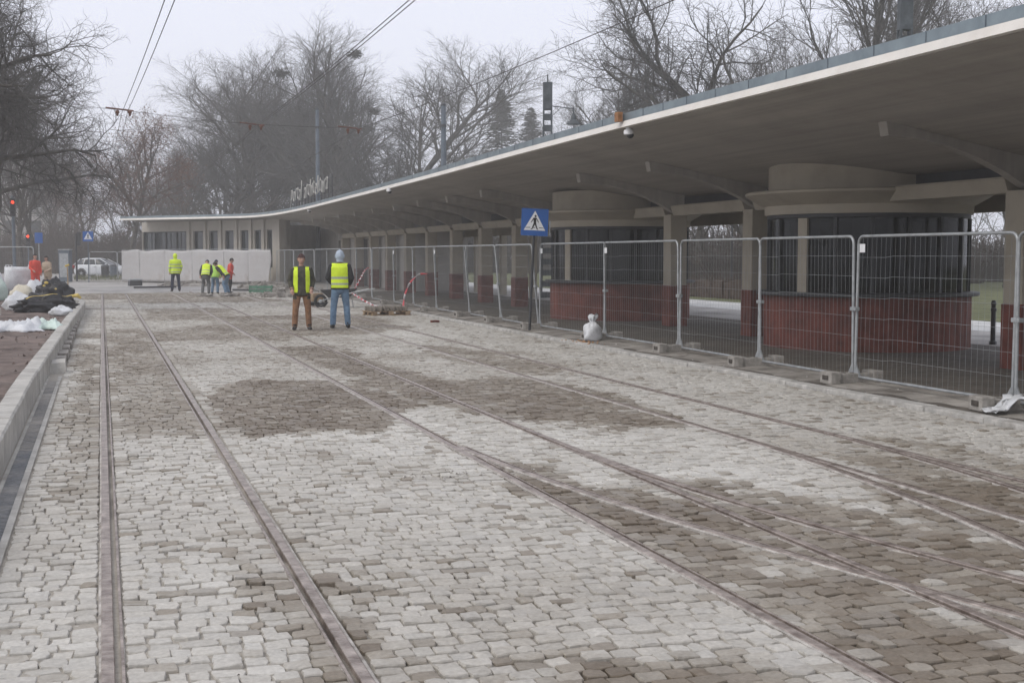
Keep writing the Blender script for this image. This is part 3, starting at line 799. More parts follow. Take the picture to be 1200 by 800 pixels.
# ------------------------------------------------------------------ rooftop lettering
sg = empty('rooftop_sign', (9.5, 61.6, 4.1), 0, 'cream handwritten-style lettering portal architektura standing on the canopy edge', 'rooftop sign')
for word, f0, f1 in (('portal', 0.0, .345), ('architektura', .41, 1.0)):
    cu = bpy.data.curves.new('lettering', 'FONT'); cu.body = word; cu.size = 1.2; cu.shear = .3; cu.extrude = .02; cu.offset = -.026; cu.space_character = 1.15
    tmp = bpy.data.objects.new('lettering_tmp', cu); col.objects.link(tmp)
    dg = bpy.context.evaluated_depsgraph_get()
    me = bpy.data.meshes.new_from_object(tmp.evaluated_get(dg)); bpy.data.objects.remove(tmp)
    xs = [v.co.x for v in me.vertices]; x0_, x1_ = min(xs), max(xs)
    for v in me.vertices:
        f = f0+(f1-f0)*(v.co.x-x0_)/(x1_-x0_)
        v.co = Vector((v.co.z-.06-.18*(f-.5), 6.3-f*12.6, v.co.y*1.05+.38+.06*math.sin(f*40)))
    me.materials.clear(); me.materials.append(M['letter'])
    o = bpy.data.objects.new('lettering', me); col.objects.link(o); o.parent = sg
b = MB()
for k in range(14):
    y = 6.2-k*.96; b.tube([(.05, y, -.02), (.05, y, 1.1)], .018, 5)
for z in (.28, .62, .98): b.tube([(.05, 6.35, z), (.05, -6.35, z)], .016, 5)
b.build('support_frame', M['dark'], sg)

# small things fixed under the canopy edge
for i, (x, y, z, lab) in enumerate([(8.62, 20.4, 3.82, 'white dome camera under the near canopy edge beside the rust stain'), (8.98, 41.25, 3.83, 'white dome camera under the middle of the canopy edge'), (9.42, 61.0, 3.83, 'smallest white dome camera, below the rooftop lettering')]):
    c = empty('security_camera', (x, y, z), 0, lab, 'security camera', 'cameras under the canopy edge')
    MB().lathe([(.05, .07), (.05, .03), (.075, .025), (.085, 0), (.085, -.05), (.07, -.06)], 20).build('housing', M['white'], c, smooth=True)
    MB().ell((0.02, -.02, -.065), (.062, .062, .06), 16, 8).build('lens_dome', M['black'], c, smooth=True)

# ------------------------------------------------------------------ wire fence
def fence_panel(p, q, lean, label, tagged, group='mesh fence panels along the kerb', z0=.04, parts=True, h=1.86):
    p = Vector((*p, 0)); q = Vector((*q, 0)); d = q-p; w_ = d.length-.055
    f = empty('mesh_fence', p+d.normalized()*.0275+Vector((0, 0, z0)), 0, label, 'fence panel', group)
    f.rotation_euler = (lean, 0, math.atan2(d.y, d.x))
    zb, zt, r = .09, .09+h-.03, .10
    arc = lambda cx, cz, a0: [(cx+r*math.cos(R(a0+t)), 0, cz+r*math.sin(R(a0+t))) for t in (0, 22, 45, 68, 90)]
    b = MB()
    b.tube([(0, 0, .02), (0, 0, zt-r)] + list(reversed(arc(r, zt-r, 90))) [0:] + list(reversed(arc(w_-r, zt-r, 0))) + [(w_, 0, zt-r), (w_, 0, .02)], .0195, 10)
    b.tube([(0, 0, zb), (w_, 0, zb)], .0185, 8)
    for x, s_ in ((0, 1), (w_, -1)):                       # welded gussets at the foot of the uprights
        b.add([(x, -.004, zb+.2), (x+s_*.12, -.012, zb), (x, -.012, zb), (x, .012, zb+.2), (x+s_*.12, .012, zb), (x, .012, zb)], [(0, 1, 2), (5, 4, 3), (0, 3, 4, 1), (1, 4, 5, 2), (2, 5, 3, 0)])
    b.build('frame', M['galv'], f, smooth=True)
    b = MB()
    n = int(w_/.098)
    for i in range(1, n): b.tube([(w_*i/n, 0, zb), (w_*i/n, 0, zt)], .0016, 3, cap=False)
    for i in range(1, 7):
        z = zb+(zt-zb)*i/7
        b.tube([(0, .003, z-.012), (w_*.2, .003, z-.012), (w_*.25, .003, z+.006), (w_, .003, z+.006)], .0021, 4, cap=False)
    b.build('wire_mesh', M['wire'], f)
    if tagged:
        b = MB(); b.box(.04, -.012, zt-.21, .16, -.008, zt-.10); b.build('label_plate', M['white'], f)
    b = MB(); b.box(w_-.03, -.035, zb+.86, w_+.10, .035, zb+.91, bev=.008); b.build('coupler', M['galv'], f)
    return f
FX = [(9.42, 8.4), (9.40, 11.5), (9.38, 14.58), (9.42, 17.2), (9.46, 20.1), (9.44, 23.5), (9.38, 27.3), (9.42, 30.3), (9.46, 33.3), (9.38, 36.6), (9.42, 39.7), (9.4, 42.5), (9.42, 46.3), (9.4, 49.2), (9.38, 52.4), (9.36, 55.7), (9.34, 59), (9.33, 62.3), (9.32, 65.6), (9.31, 68.9), (9.3, 72.2)]
ORD = ['nearest', 'second', 'third', 'fourth', 'fifth', 'sixth', 'seventh', 'eighth', 'ninth', 'tenth', 'eleventh', 'twelfth', 'thirteenth', 'fourteenth', 'fifteenth', 'sixteenth', 'seventeenth', 'eighteenth', 'nineteenth', 'twentieth']
NOTE = {0: 'mesh fence panel cut by the picture edge, beside the nearest column', 1: 'tall mesh fence panel with white plate in front of the nearer kiosk, closest whole panel', 2: 'mesh fence panel in front of the beige strip of the nearer kiosk',
        3: 'mesh fence panel before the gap where the park lamp shows', 4: 'mesh fence panel with white plate between the two kiosks, by the white sack', 5: 'mesh fence panel with white plate beside the crossing sign and farther kiosk',
        6: 'leaning mesh fence panel just beyond the crossing sign'}
LEAN = {6: .09, 7: .085, 8: .05, 9: .02}
for i in range(len(FX)-1):
    q, p = FX[i], FX[i+1]          # from far to near, so that the outside face (-y local) looks to the street
    fence_panel(p, q, LEAN.get(i, (.006, -.012, .010, -.004, .014, -.010)[i % 6]), NOTE.get(i, f'{ORD[i]} mesh fence panel of the kerbside row counted from the near end'), i in (1, 4, 5, 8, 10))
# concrete feet
def foot(x, y, rz, label, z=.045, grp='concrete feet under the fence'):
    f = empty('footing_stone', (x, y, z), rz, label, 'fence foot', grp); f.scale = (1.12, 1.15, 1.18)
    b = MB()
    b.box(-.36, -.115, 0, -.22, .115, .135, bev=.012); b.box(.22, -.115, 0, .36, .115, .135, bev=.012)
    b.box(-.225, -.10, 0, .225, .10, .112, bev=.012)
    b.build('block', M['foot'], f)
    for s_ in (-1, 1):
        b = MB(); b.box(s_*.36-.008, -.055, .045, s_*.36+.004, .055, .095); b.build('lifting_slot', M['groove'], f)
    for x_ in (-.11, .0, .11):
        b = MB(); b.tube([(x_, 0, .10), (x_, 0, .1145)], .028, 10); b.build('socket', M['groove'], f)
    return f
rr = random.Random(31)
FL = ['concrete fence foot wrapped in torn plastic at the nearest fence joint', 'concrete fence foot between the two nearest whole panels', 'concrete fence foot below the nearer kiosk left side', 'concrete fence foot with broken corner midway to the white sack', 'concrete fence foot just behind the leaning white sack', 'concrete fence foot below the pedestrian crossing sign']
for i, (x, y) in enumerate(FX[1:]):
    foot(x-.02+rr.uniform(-.05, .05), y, rr.uniform(-.12, .12), FL[i] if i < len(FL) else f'concrete fence foot at the {ORD[i]} fence joint from the near end')
# torn plastic lying over the nearest foot
b = MB(); rr = random.Random(14); rg = []
for j in range(9):
    r_ = []
    for i in range(10):
        u = i/9; x = -.30+.42*u; y = -.20+.26*j/8
        z = .15/(1+math.exp(-(x+.06)/.045))+.02+rr.uniform(-.018, .022)
        r_.append((x+rr.uniform(-.03, .03), y+rr.uniform(-.03, .03), z))
    rg.append(r_)
b.rings(rg, closed_ring=False)
o = b.build('plastic_sheet', M['film'], smooth='all', loc=(9.16, 11.32, .06)); tag(o, 'torn white plastic film draped beside the nearest fence foot', 'plastic sheet')
sol = o.modifiers.new('t', 'SOLIDIFY'); sol.thickness = .006

# ------------------------------------------------------------------ pedestrian crossing sign
def crossing_sign(loc, rz, lean, post_h, size, label, full=True):
    s_ = empty('crossing_sign', loc, rz, label, 'road sign', 'blue crossing signs')
    s_.rotation_euler = (0, lean, rz)
    MB().tube([(0, 0, 0), (0, 0, post_h)], .03, 10).build('pole', M['dark'] if full else M['pole'], s_, smooth=True)
    zc = post_h-size*.5+.02; h = size/2
    b = MB(); b.box(-h, -.055, zc-h, h, -.04, zc+h, bev=.006); pl = b.build('plate', M['blue'], s_)
    b = MB()
    for x0, x1, z0, z1 in ((-h, h, h-.012, h), (-h, h, -h, -h+.012), (-h, -h+.012, -h+.012, h-.012), (h-.012, h, -h+.012, h-.012)): b.box(x0+.004*(x0 < x1), -.0575, zc+z0, x1, -.0552, zc+z1)
    b.build('rim', M['blue'], pl)
    b = MB(); b.prism([(-.40*size, zc-.30*size), (.40*size, zc-.30*size), (0, zc+.42*size)], -.058, -.0552); b.build('white_triangle', M['sgwhite'], pl)
    z = lambda v: zc+v*size
    b = MB(); Y0, Y1 = -.061, -.0583
    circ = [(.02*size+.038*size*math.cos(2*math.pi*k/14), z(.225)+.042*size*math.sin(2*math.pi*k/14)) for k in range(14)]
    b.prism(circ, Y0, Y1)
    P_ = lambda *q: b.prism([(x*size, z(y)) for x, y in q], Y0, Y1)
    P_((-.055, .16), (.055, .17), (.05, -.04), (-.04, -.04))                 # trunk
    Y0, Y1 = -.0615, -.0584
    P_((-.055, .16), (-.02, .14), (-.10, .02), (-.135, -.02), (-.15, .0), (-.12, .04))   # trailing arm
    P_((.03, .165), (.06, .155), (.125, .06), (.15, -.01), (.125, -.015), (.10, .04))    # leading arm
    Y0, Y1 = -.062, -.0586
    P_((-.04, -.03), (.03, -.03), (-.02, -.14), (-.09, -.265), (-.15, -.265), (-.145, -.245), (-.11, -.235))
    P_((-.02, -.03), (.05, -.03), (.075, -.13), (.12, -.245), (.155, -.265), (.085, -.27), (.03, -.14))
    Y0, Y1 = -.0605, -.0582
    P_((-.33, -.195), (-.16, -.185), (-.16, -.21), (-.345, -.215)); P_((.165, -.185), (.325, -.195), (.34, -.215), (.16, -.21)); P_((-.06, -.19), (.03, -.19), (.03, -.21), (-.06, -.21))
    b.build('pedestrian_figure', M['sgblack'], pl)
    if full:
        b = MB(); b.box(.33, -.06, zc-.27, .35, -.02, zc+.05); b.build('side_bracket', M['galv'], s_)
        b = MB()
        for dz in (-.15, .15): b.box(-.05, -.042, zc+dz-.02, .05, .035, zc+dz+.02)
        b.build('clamp', M['galv'], s_)
    return s_
crossing_sign((9.05, 27.0, .04), R(-13), R(2.6), 2.68, .60, 'blue square pedestrian crossing sign on a slim dark pole behind the fence joint')
crossing_sign((-.78, 84.25, .0), R(0), 0, 3.15, .62, 'small distant blue pedestrian crossing sign above the white car', False)
# ------------------------------------------------------------------ people
def person(label, loc, rz, height, spec, group=None):
    """one closed skin grown over posed limbs, coloured by what it came from; clothes worn over it are shells that follow it"""
    near = spec.get('near', False)
    src = []                                   # (region, MB)
    lean = spec.get('lean', 0.0); bend = spec.get('bend', 0.0)
    hipz = .93-bend*.25
    def up(p):                                 # upper body leans forward (-y) about the hips
        x, y, z = p; dz = z-hipz
        return (x, y*math.cos(lean)-dz*math.sin(lean), hipz+dz*math.cos(lean)+y*math.sin(lean))
    tw = spec.get('twist', 0.0)
    def up2(p):
        x, y, z = up(p); return (x*math.cos(tw)-y*math.sin(tw), x*math.sin(tw)+y*math.cos(tw), z)
    def add(region, fn):
        b = MB(); fn(b); src.append((region, b))
    for s_ in (-1, 1):
        sp = spec.get('stance', .10); fy = spec.get('step', 0.0)*s_
        hip = (s_*.09, 0, hipz+.02); kn = (s_*(.09+sp*.45), -.02-bend*.28+fy*.5, .50-bend*.06); an = (s_*(.09+sp*.65), .03+fy, .10)
        add('legs', lambda b: b.tube([hip, tuple((h_*2+k_)/3 for h_, k_ in zip(hip, kn)), kn, tuple((k_+a_*1.0)/2+(0, .015, 0)[i] for i, (k_, a_) in enumerate(zip(kn, an))), (an[0], an[1], .085)], [.10, .098, .076, .073, .066], 12))
        add('boots', lambda b: b.tube([(an[0], an[1]+.055, .045), (an[0], an[1]+.0, .055), (an[0]+s_*.015, an[1]-.10, .045), (an[0]+s_*.03, an[1]-.185, .036)], [.042, .052, .048, .036], 10))
        sh = (s_*.185, 0, 1.42); el, wr = spec['arms'][0 if s_ < 0 else 1]
        el = (el[0]*s_, el[1], el[2]); wr = (wr[0]*s_, wr[1], wr[2])
        S_, El, Wr = up2(sh), up2(el), up2(wr)
        add('coat', lambda b: b.tube([up2((s_*.12, 0, 1.43)), S_, tuple((a_+c_)/2 for a_, c_ in zip(S_, El)), El, tuple((a_+c_)/2 for a_, c_ in zip(El, Wr)), Wr], [.07, .083, .070, .064, .056, .047], 12))
        d = (Vector(Wr)-Vector(El)).normalized(); sd_ = d.cross(Vector((0, 1, 0)) if abs(d.y) < .9 else Vector((1, 0, 0))).normalized()
        W_ = Vector(Wr); nrm = d.cross(sd_)
        def hand(b):
            b.tube([W_-d*.02, W_+d*.03, W_+d*.085], [.030, .036, .034], 10)
            for q in range(4):
                o_ = W_+d*.075+sd_*((q-1.5)*.019); ln = (.06, .072, .068, .052)[q]
                b.tube([o_, o_+d*ln*.5+nrm*.008*s_, o_+d*ln*.85+nrm*.028*s_], [.0098, .009, .0078], 6)
            o_ = W_+d*.03+sd_*.03*s_
            b.tube([o_-sd_*.012*s_, o_+sd_*.018*s_+d*.02, o_+sd_*.026*s_+d*.05], [.013, .011, .009], 6)
        add('hands', hand)
    bulk = spec.get('bulk', 1.0); hem = spec.get('hem', .84)
    def torso(b):
        rg = []
        for z, rx, ry, cy_ in ((hem-.93+hipz, .185, .135, 0), (hipz+.03, .185, .132, 0), (1.12, .178, .128, -.005), (1.28, .197, .138, -.008), (1.39, .195, .13, 0), (1.455, .145, .10, .005), (1.50, .075, .068, .01)):
            rg.append([up2((rx*bulk*math.cos(2*math.pi*j/24), cy_+ry*bulk*math.sin(2*math.pi*j/24), z)) for j in range(24)])
        b.rings(rg)
    add('coat', torso)
    add('legs', lambda b: b.ell(up2((0, 0, hipz-.04)), (.165, .12, .12), 16, 10))
    nod = spec.get('nod', 0.0); yaw = spec.get('yaw', 0.0)
    def hd(p):
        v = Vector(p); v = Matrix.Rotation(nod, 3, 'X') @ v; v = Matrix.Rotation(yaw, 3, 'Z') @ v
        return up2((v.x, v.y-.012, v.z+1.66))
    def mapped(fn):
        def g(b):
            n = len(b.v); fn(b); b.v[n:] = [hd(p) for p in b.v[n:]]
        return g
    add('neck', lambda b: b.tube([up2((0, .01, 1.44)), hd((0, .012, -.06))], [.060, .055], 12))
    add('head', mapped(lambda b: b.ell((0, 0, .0), (.078, .096, .118), 20, 14)))
    add('head', mapped(lambda b: b.ell((0, -.03, -.055), (.055, .06, .06), 14, 10)))
    add('head', mapped(lambda b: b.tube([(0, -.088, .012), (0, -.108, -.016), (0, -.103, -.028)], [.010, .015, .012], 8)))
    for s_ in (-1, 1):
        add('head', mapped(lambda b: b.ell((s_*.079, .008, -.008), (.012, .022, .032), 8, 6)))
    allv, allf, reg = [], [], []
    for r_, b in src:
        n = len(allv); allv += b.v; allf += [tuple(i+n for i in f) for f in b.f]; reg += [r_]*len(b.v)
    me = bpy.data.meshes.new('person_src'); me.from_pydata([tuple(p) for p in allv], [], allf)
    bm = bmesh.new(); bm.from_mesh(me); bmesh.ops.recalc_face_normals(bm, faces=bm.faces[:]); bm.to_mesh(me); bm.free()
    o = bpy.data.objects.new('person_src', me); col.objects.link(o)
    md = o.modifiers.new('r', 'REMESH'); md.mode = 'VOXEL'; md.voxel_size = .0085 if near else .02
    m2 = o.modifiers.new('s', 'SMOOTH'); m2.factor = .5; m2.iterations = 3 if near else 1
    dg = bpy.context.evaluated_depsgraph_get(); dg.update()
    bm_ = bpy.data.meshes.new_from_object(o.evaluated_get(dg)); bpy.data.objects.remove(o)
    bm_.name = 'person'
    # colour by the nearest source limb (sampled along its faces)
    pts = []
    for r_, b in src:
        for f in b.f:
            c = Vector((0, 0, 0))
            for i in f: c += Vector(b.v[i])
            pts.append((c/len(f), r_))
        for p in b.v: pts.append((Vector(p), r_))
    kd = KDTree(len(pts))
    for i, (p, r_) in enumerate(pts): kd.insert(p, i)
    kd.balance()
    order = ['legs', 'boots', 'coat', 'hands', 'neck', 'head', 'eyes', 'mouth']
    mats = [M[spec['legs']], M['boot'], M[spec['coat']], M[spec.get('gloves', 'skin')], M['skin'], M['skin'], M['eye'], M['redcloth']]
    bm_.materials.clear()
    for m in mats: bm_.materials.append(m)
    bm_.materials[7] = mat_lip
    regs = []
    eyes = [Vector(hd((s_*.031, -.088, .020))) for s_ in (-1, 1)]; mth = [Vector(hd((x, -.09, -.058))) for x in (-.015, 0, .015)]
    for p in bm_.polygons:
        r_ = pts[kd.find(p.center)[1]][1]
        if r_ == 'legs' and p.center.z > hem+.012 and spec.get('long', True): r_ = 'coat'
        if r_ == 'head':
            if min((p.center-e).length for e in eyes) < .011: r_ = 'eyes'
            elif min((p.center-e).length for e in mth) < .011: r_ = 'mouth'
        regs.append(r_); p.material_index = order.index(r_); p.use_smooth = True
    sc_ = height/1.785
    root = bpy.data.objects.new('person', bm_); col.objects.link(root)
    root.location = loc; root.rotation_euler = (0, 0, rz); root.scale = (sc_,)*3
    tag(root, label, 'person', group)
    inv = lambda p: p
    nrm = [v.normal.copy() for v in bm_.vertices]
    def shell(name, keep, off, mfun, mats_):
        vmap = {}; b = MB()
        for p, r_ in zip(bm_.polygons, regs):
            if not keep(p.center, r_, p.normal): continue
            f = []
            for i in p.vertices:
                if i not in vmap:
                    vmap[i] = len(b.v); b.v.append(tuple(bm_.vertices[i].co+nrm[i]*off))
                f.append(vmap[i])
            b.f.append(tuple(f)); b.m.append(mfun(p.center))
        if not b.f: return None
        me_ = bpy.data.meshes.new(name); me_.from_pydata(b.v, [], b.f)
        for m in mats_: me_.materials.append(m)
        me_.polygons.foreach_set('material_index', b.m); me_.polygons.foreach_set('use_smooth', [True]*len(b.f))
        s_o = bpy.data.objects.new(name, me_); col.objects.link(s_o); s_o.parent = root
        sm = s_o.modifiers.new('t', 'SOLIDIFY'); sm.thickness = .012; sm.offset = -1
        return s_o
    # undo the lean so that hems and stripes follow the body
    def body(p):
        x, y, z = p
        x, y = x*math.cos(-tw)-y*math.sin(-tw), x*math.sin(-tw)+y*math.cos(-tw)
        dz = z-hipz
        return (x, y*math.cos(lean)+dz*math.sin(lean), hipz+dz*math.cos(lean)-y*math.sin(lean))
    v = spec.get('vest')
    if v:
        z0, z1 = v.get('z', (.90, 1.47))
        def keep(c, r_, n):
            x, y, z = body(c)
            if r_ not in ('coat',) or not (z0 < z < z1): return False
            lim = .215 if v.get('sleeve') else .178+.02*max(0, (1.3-z))
            if abs(x) > lim: return False
            if v.get('open') and y < .02 and abs(x) < .085+.03*max(0, 1.2-z): return False
            return True
        st = v.get('stripes', (1.0, 1.14))
        def mf(c):
            z = body(c)[2]
            return 1 if any(abs(z-s__) < .024 for s__ in st) else 0
        shell('hi_vis_vest', keep, .016, mf, [M[v.get('mat', 'hiviz')], M['reflect']])
        if v.get('sleeve'):
            def keep2(c, r_, n):
                x, y, z = body(c); return r_ == 'coat' and abs(x) >= .21 and z > .95
            shell('hi_vis_sleeve', keep2, .012, mf, [M[v.get('mat', 'hiviz')], M['reflect']])
    h = spec.get('hat')
    hc = Vector(hd((0, 0, 0))); top_ = (Vector(hd((0, 0, 1)))-hc).normalized(); fr = (Vector(hd((0, -1, 0)))-hc).normalized()
    if h:
        kind, m = h
        def keeph(c, r_, n):
            if r_ not in ('head', 'neck', 'eyes'): return False
            q = c-hc; a = q.dot(top_); f_ = q.dot(fr)
            if kind == 'hood': return f_ < .045+.03*(a > .06) or a > .085
            if kind == 'hair': return (a > .045 and f_ < .085) or (f_ < -.005 and a > -.09) or a > .08
            return a > .022+.012*(f_ > 0) or (kind == 'beanie' and f_ < -.02 and a > -.025)
        shell({'hood': 'hood', 'hair': 'hair', 'beanie': 'beanie'}[kind], keeph, {'hood': .024, 'hair': .014, 'beanie': .016}[kind], lambda c: 0, [M[m]])
    return root
mat_lip = mat('lip', (.30, .12, .10), .6, .1, 9.)
DOWN = ((.25, .02, 1.13), (.25, -.05, .90))
P1 = person('worker facing the camera in camouflage jacket, open yellow vest and brown trousers', (4.35, 29.41, 0), R(-6), 1.74,
    dict(near=True, legs='brown', coat='camo', arms=[((.27, .04, 1.16), (.225, -.11, .95)), ((.27, .04, 1.16), (.225, -.10, .95))], hem=.80, stance=.12, vest=dict(open=True, z=(.88, 1.47), stripes=()), hat=('beanie', 'maroon'), bulk=1.12, yaw=.15))
P2 = person('worker seen from behind in yellow reflective vest, blue jeans and pale blue hood', (5.31, 29.82, 0), R(172), 1.82,
    dict(near=True, legs='jeans', coat='darkcloth', arms=[((.27, .03, 1.15), (.20, -.20, 1.00)), ((.28, -.02, 1.15), (.20, -.24, 1.02))], hem=.90, stance=.13, step=.05, vest=dict(z=(.93, 1.48), stripes=(1.02, 1.16)), hat=('hood', 'paleblue'), bulk=1.16, long=False, twist=-.12))
person('lone worker in full yellow hooded jacket and dark trousers facing the white screens', (3.29, 62.1, 0), R(185), 1.78,
    dict(legs='navy', coat='hiviz', arms=[((.27, 0, 1.15), (.24, -.12, .93)), DOWN], hem=.86, stance=.12, vest=dict(z=(.86, 1.5), stripes=(.93, 1.12, 1.27), sleeve=True), hat=('hood', 'hiviz'), bulk=1.15))
person('worker in navy beanie and yellow vest with grey trousers, looking down into the trench', (4.28, 57.0, 0), R(165), 1.66,
    dict(legs='greycloth', coat='darkcloth', arms=[((.26, -.05, 1.15), (.16, -.25, 1.0)), DOWN], hem=.88, stance=.09, lean=.62, bend=.30, vest=dict(z=(.86, 1.49), stripes=(.95, 1.1)), hat=('beanie', 'navy'), bulk=1.15, nod=.3))
person('worker in lime jacket and pale jeans half hidden beside the navy beanie worker', (4.75, 57.9, 0), R(160), 1.55,
    dict(legs='jeans', coat='hivizlime', arms=[((.26, -.05, 1.15), (.18, -.25, 1.0)), ((.26, -.02, 1.14), (.2, -.2, .95))], hem=.86, stance=.08, lean=.34, bend=.2, hat=('beanie', 'navy'), bulk=1.12, nod=.2))
person('bent-over worker in dark jacket and open yellow vest beside the red jacket worker', (5.16, 56.8, 0), R(235), 1.66,
    dict(legs='jeans', coat='darkcloth', arms=[((.26, -.1, 1.17), (.12, -.3, 1.1)), DOWN], hem=.86, stance=.07, lean=.80, bend=.30, vest=dict(open=True, z=(.86, 1.49), stripes=(.95,)), hat=('hair', 'hair'), bulk=1.12, nod=.15))
person('worker in bright red jacket and black trousers standing by the trench', (5.45, 58.6, 0), R(75), 1.58,
    dict(legs='darkcloth', coat='redcloth', arms=[((.25, -.05, 1.15), (.2, -.22, 1.02)), DOWN], hem=.82, stance=.07, lean=.14, bend=.1, hat=('beanie', 'darkcloth'), bulk=1.15))
person('dark-haired worker in red overalls behind the black sacks on the platform', (-2.62, 56.4, .1), R(30), 1.66,
    dict(legs='redcloth', coat='redcloth', arms=[((.26, -.05, 1.15), (.2, -.25, 1.03)), DOWN], hem=.86, stance=.08, hat=('hair', 'hair'), bulk=1.12))
person('person with dark hair and tan coat standing beside the worker in red overalls', (-2.2, 58.3, .1), R(-40), 1.58,
    dict(legs='tan', coat='tan', arms=[((.26, -.05, 1.15), (.17, -.26, 1.08)), ((.26, -.05, 1.15), (.17, -.26, 1.08))], hem=.78, stance=.06, lean=.12, hat=('hair', 'hair'), bulk=1.15))
person('worker in yellow vest at the picture edge behind the plastic-wrapped bags', (-4.75, 60.5, .1), R(120), 1.7,
    dict(legs='darkcloth', coat='darkcloth', arms=[DOWN, ((.26, -.06, 1.15), (.18, -.27, 1.1))], hem=.86, stance=.07, lean=.1, vest=dict(z=(.86, 1.48), stripes=(1.0,)), hat=('beanie', 'darkcloth'), bulk=1.15))

# ------------------------------------------------------------------ sacks, sheets, site clutter
def lumpy(name, m, loc, r, seed, amp=.18, flat=.0, parent=None, rz=0.0, freq=2.4, n=30, label=None, cat=None, group=None, top=None):
    """a slumped sack: crumpled, flat where it lies on the ground"""
    rr = random.Random(seed); ph = [rr.uniform(0, 6) for _ in range(9)]
    rg = []; m_ = n//2
    for i in range(m_+1):
        a = -math.pi/2+math.pi*(i+.002)/(m_+.004); r_ = []
        for j in range(n):
            t = 2*math.pi*j/n
            x, y, z = math.cos(a)*math.cos(t), math.cos(a)*math.sin(t), math.sin(a)
            k = 1+amp*(math.sin(freq*2*x+ph[0]+1.7*z)*math.sin(freq*1.6*y+ph[1])+.6*math.sin(freq*4*z+ph[2]+3*x)*math.sin(freq*3.3*y+ph[3])+.4*abs(math.sin(freq*5.1*x+ph[4]+4*z))-.2) + rr.uniform(-.02, .02)
            sx = 1.0
            if top and z > .3: sx = 1-(z-.3)/.7*(1-top)
            r_.append((r[0]*x*k*sx, r[1]*y*k*sx, max(-.55, z*k)*r[2]+.55*r[2]))
        rg.append(r_)
    o = MB().rings(rg).build(name, m, parent, 'all', loc, rz)
    if label: tag(o, label, cat, group)
    return o
sk = empty('plastic_sack', (9.06, 23.2, .045), R(10), 'white woven sack tied at the top, leaning at the fence foot', 'sack')
rr = random.Random(21); rg = []; n = 40; fz = lattice(77)
for z, r_, cx_ in ((0, .14, 0), (.02, .185, 0), (.07, .21, .01), (.13, .205, .015), (.19, .19, .0), (.25, .195, -.012), (.31, .18, -.015), (.36, .15, -.01), (.40, .105, .0), (.425, .07, .01), (.445, .055, .015), (.475, .075, .02), (.52, .11, .035), (.56, .095, .055)):
    rw = []
    for j in range(n):
        t = 2*math.pi*j/n
        fold = 1+(.04+.22*max(0, (z-.33)/.25))*math.sin(t*7+z*6)+.55*(float(fz(2+1.6*math.cos(t)+z*3, 2+1.6*math.sin(t)+z*7))-.5)+.25*(float(fz(9+4*math.cos(t)+z*9, 9+4*math.sin(t)-z*12))-.5)
        rw.append((cx_+r_*fold*math.cos(t)*1.12, r_*fold*math.sin(t)*.85, z+.05*(float(fz(3*t, z*9))-.5)*(z > .02)+(.04*math.sin(t*3+1) if z > .5 else 0)))
    rg.append(rw)
sk.scale = (.76, .76, .88)
MB().rings(rg[:9]).build('sack_body', M['bag'], sk, 'all')
MB().rings(rg[8:]).build('tied_neck', M['bag'], sk, 'all')
b = MB(); rr = random.Random(6)
for _ in range(40):
    x, y, s_ = 8.82+rr.gauss(0, .12), 23.0+rr.gauss(0, .3), rr.uniform(.012, .03); b.ell((x, y, .055), (s_, s_, s_*.5), 5, 3)
o = b.build('spilled_sand', mat('orange_sand', (.34, .19, .09), .95, .3, 20.)); o['kind'] = 'stuff'
# big white bags and sheets on the platform
bb = empty('bulk_bag', (-3.25, 57.4, .13), R(12), 'big white plastic-wrapped bulk bag below the wire grid panel', 'bulk bag')
b = MB(); rr = random.Random(8); rg = []
for i in range(9):
    z = 1.05*i/8; k = 1+.10*math.sin(math.pi*i/8); r_ = []
    for j in range(28):
        t = 2*math.pi*j/28; c, s_ = math.cos(t), math.sin(t); q = (abs(c)**5+abs(s_)**5)**(-1/5)
        r_.append(((.58*k*q*c+rr.uniform(-.02, .02)), .55*k*q*s_+rr.uniform(-.02, .02), z+(rr.uniform(-.06, .06) if i == 8 else 0)))
    rg.append(r_)
b.rings(rg); b.build('bag_body', M['film'], bb, 'all')
b = MB()
for x, y in ((-.45, -.42), (.45, -.42), (.45, .42), (-.45, .42)): b.tube([(x-.08, y, 1.0), (x-.05, y, 1.16), (x+.05, y, 1.16), (x+.08, y, 1.0)], .022, 6)
b.build('lifting_loop', M['bag'], bb)
lumpy('bulk_bag', M['film'], (-4.5, 56.2, .12), (.7, .6, .72), 18, .08, label='white plastic bag slumped at the picture edge beside the bulk bag', cat='bulk bag')
lumpy('plastic_sack', M['film_green'], (-3.35, 45.6, .2), (.38, .34, .55), 12, .08, label='pale green plastic sack standing at the picture edge', cat='sack', top=.7)
lumpy('plastic_sack', M['beigebag'], (-2.2, 39.4, .2), (.36, .34, .42), 4, .12, label='cream coloured sack slumped behind the black sheet', cat='sack')
lumpy('plastic_sack', M['film'], (-2.15, 37.6, .2), (.42, .3, .30), 27, .16, label='crumpled white plastic sack in front of the cream sack', cat='sack')
lumpy('plastic_sack', M['film'], (-1.9, 40.2, .2), (.3, .3, .5), 45, .1, label='white plastic sack between the cream sack and the upper black sack', cat='sack')
t_ = empty('black_sack', (-1.45, 36.0, .2), R(25), 'long glossy black plastic sack with a yellow strap lying on the soil', 'sack')
lumpy('sack_body', M['black'], (0, 0, 0), (.70, .40, .28), 7, .30, parent=t_, freq=3.1, n=56)
b = MB(); rg = []
for k in range(15):
    u = -.62+1.3*k/14; z = .155+.315*max(0, 1-(u/.80)**2)**.5+.02*math.sin(u*9); y = -.24+.10*u-.05*math.sin(u*5)
    if u > .45: z += (u-.45)*.55
    rg.append([(u, y-.03, z), (u, y+.03, z+.006), (u, y+.03, z+.014), (u, y-.03, z+.010)])
b.rings(rg); b.build('strap', M['yellow'], t_)
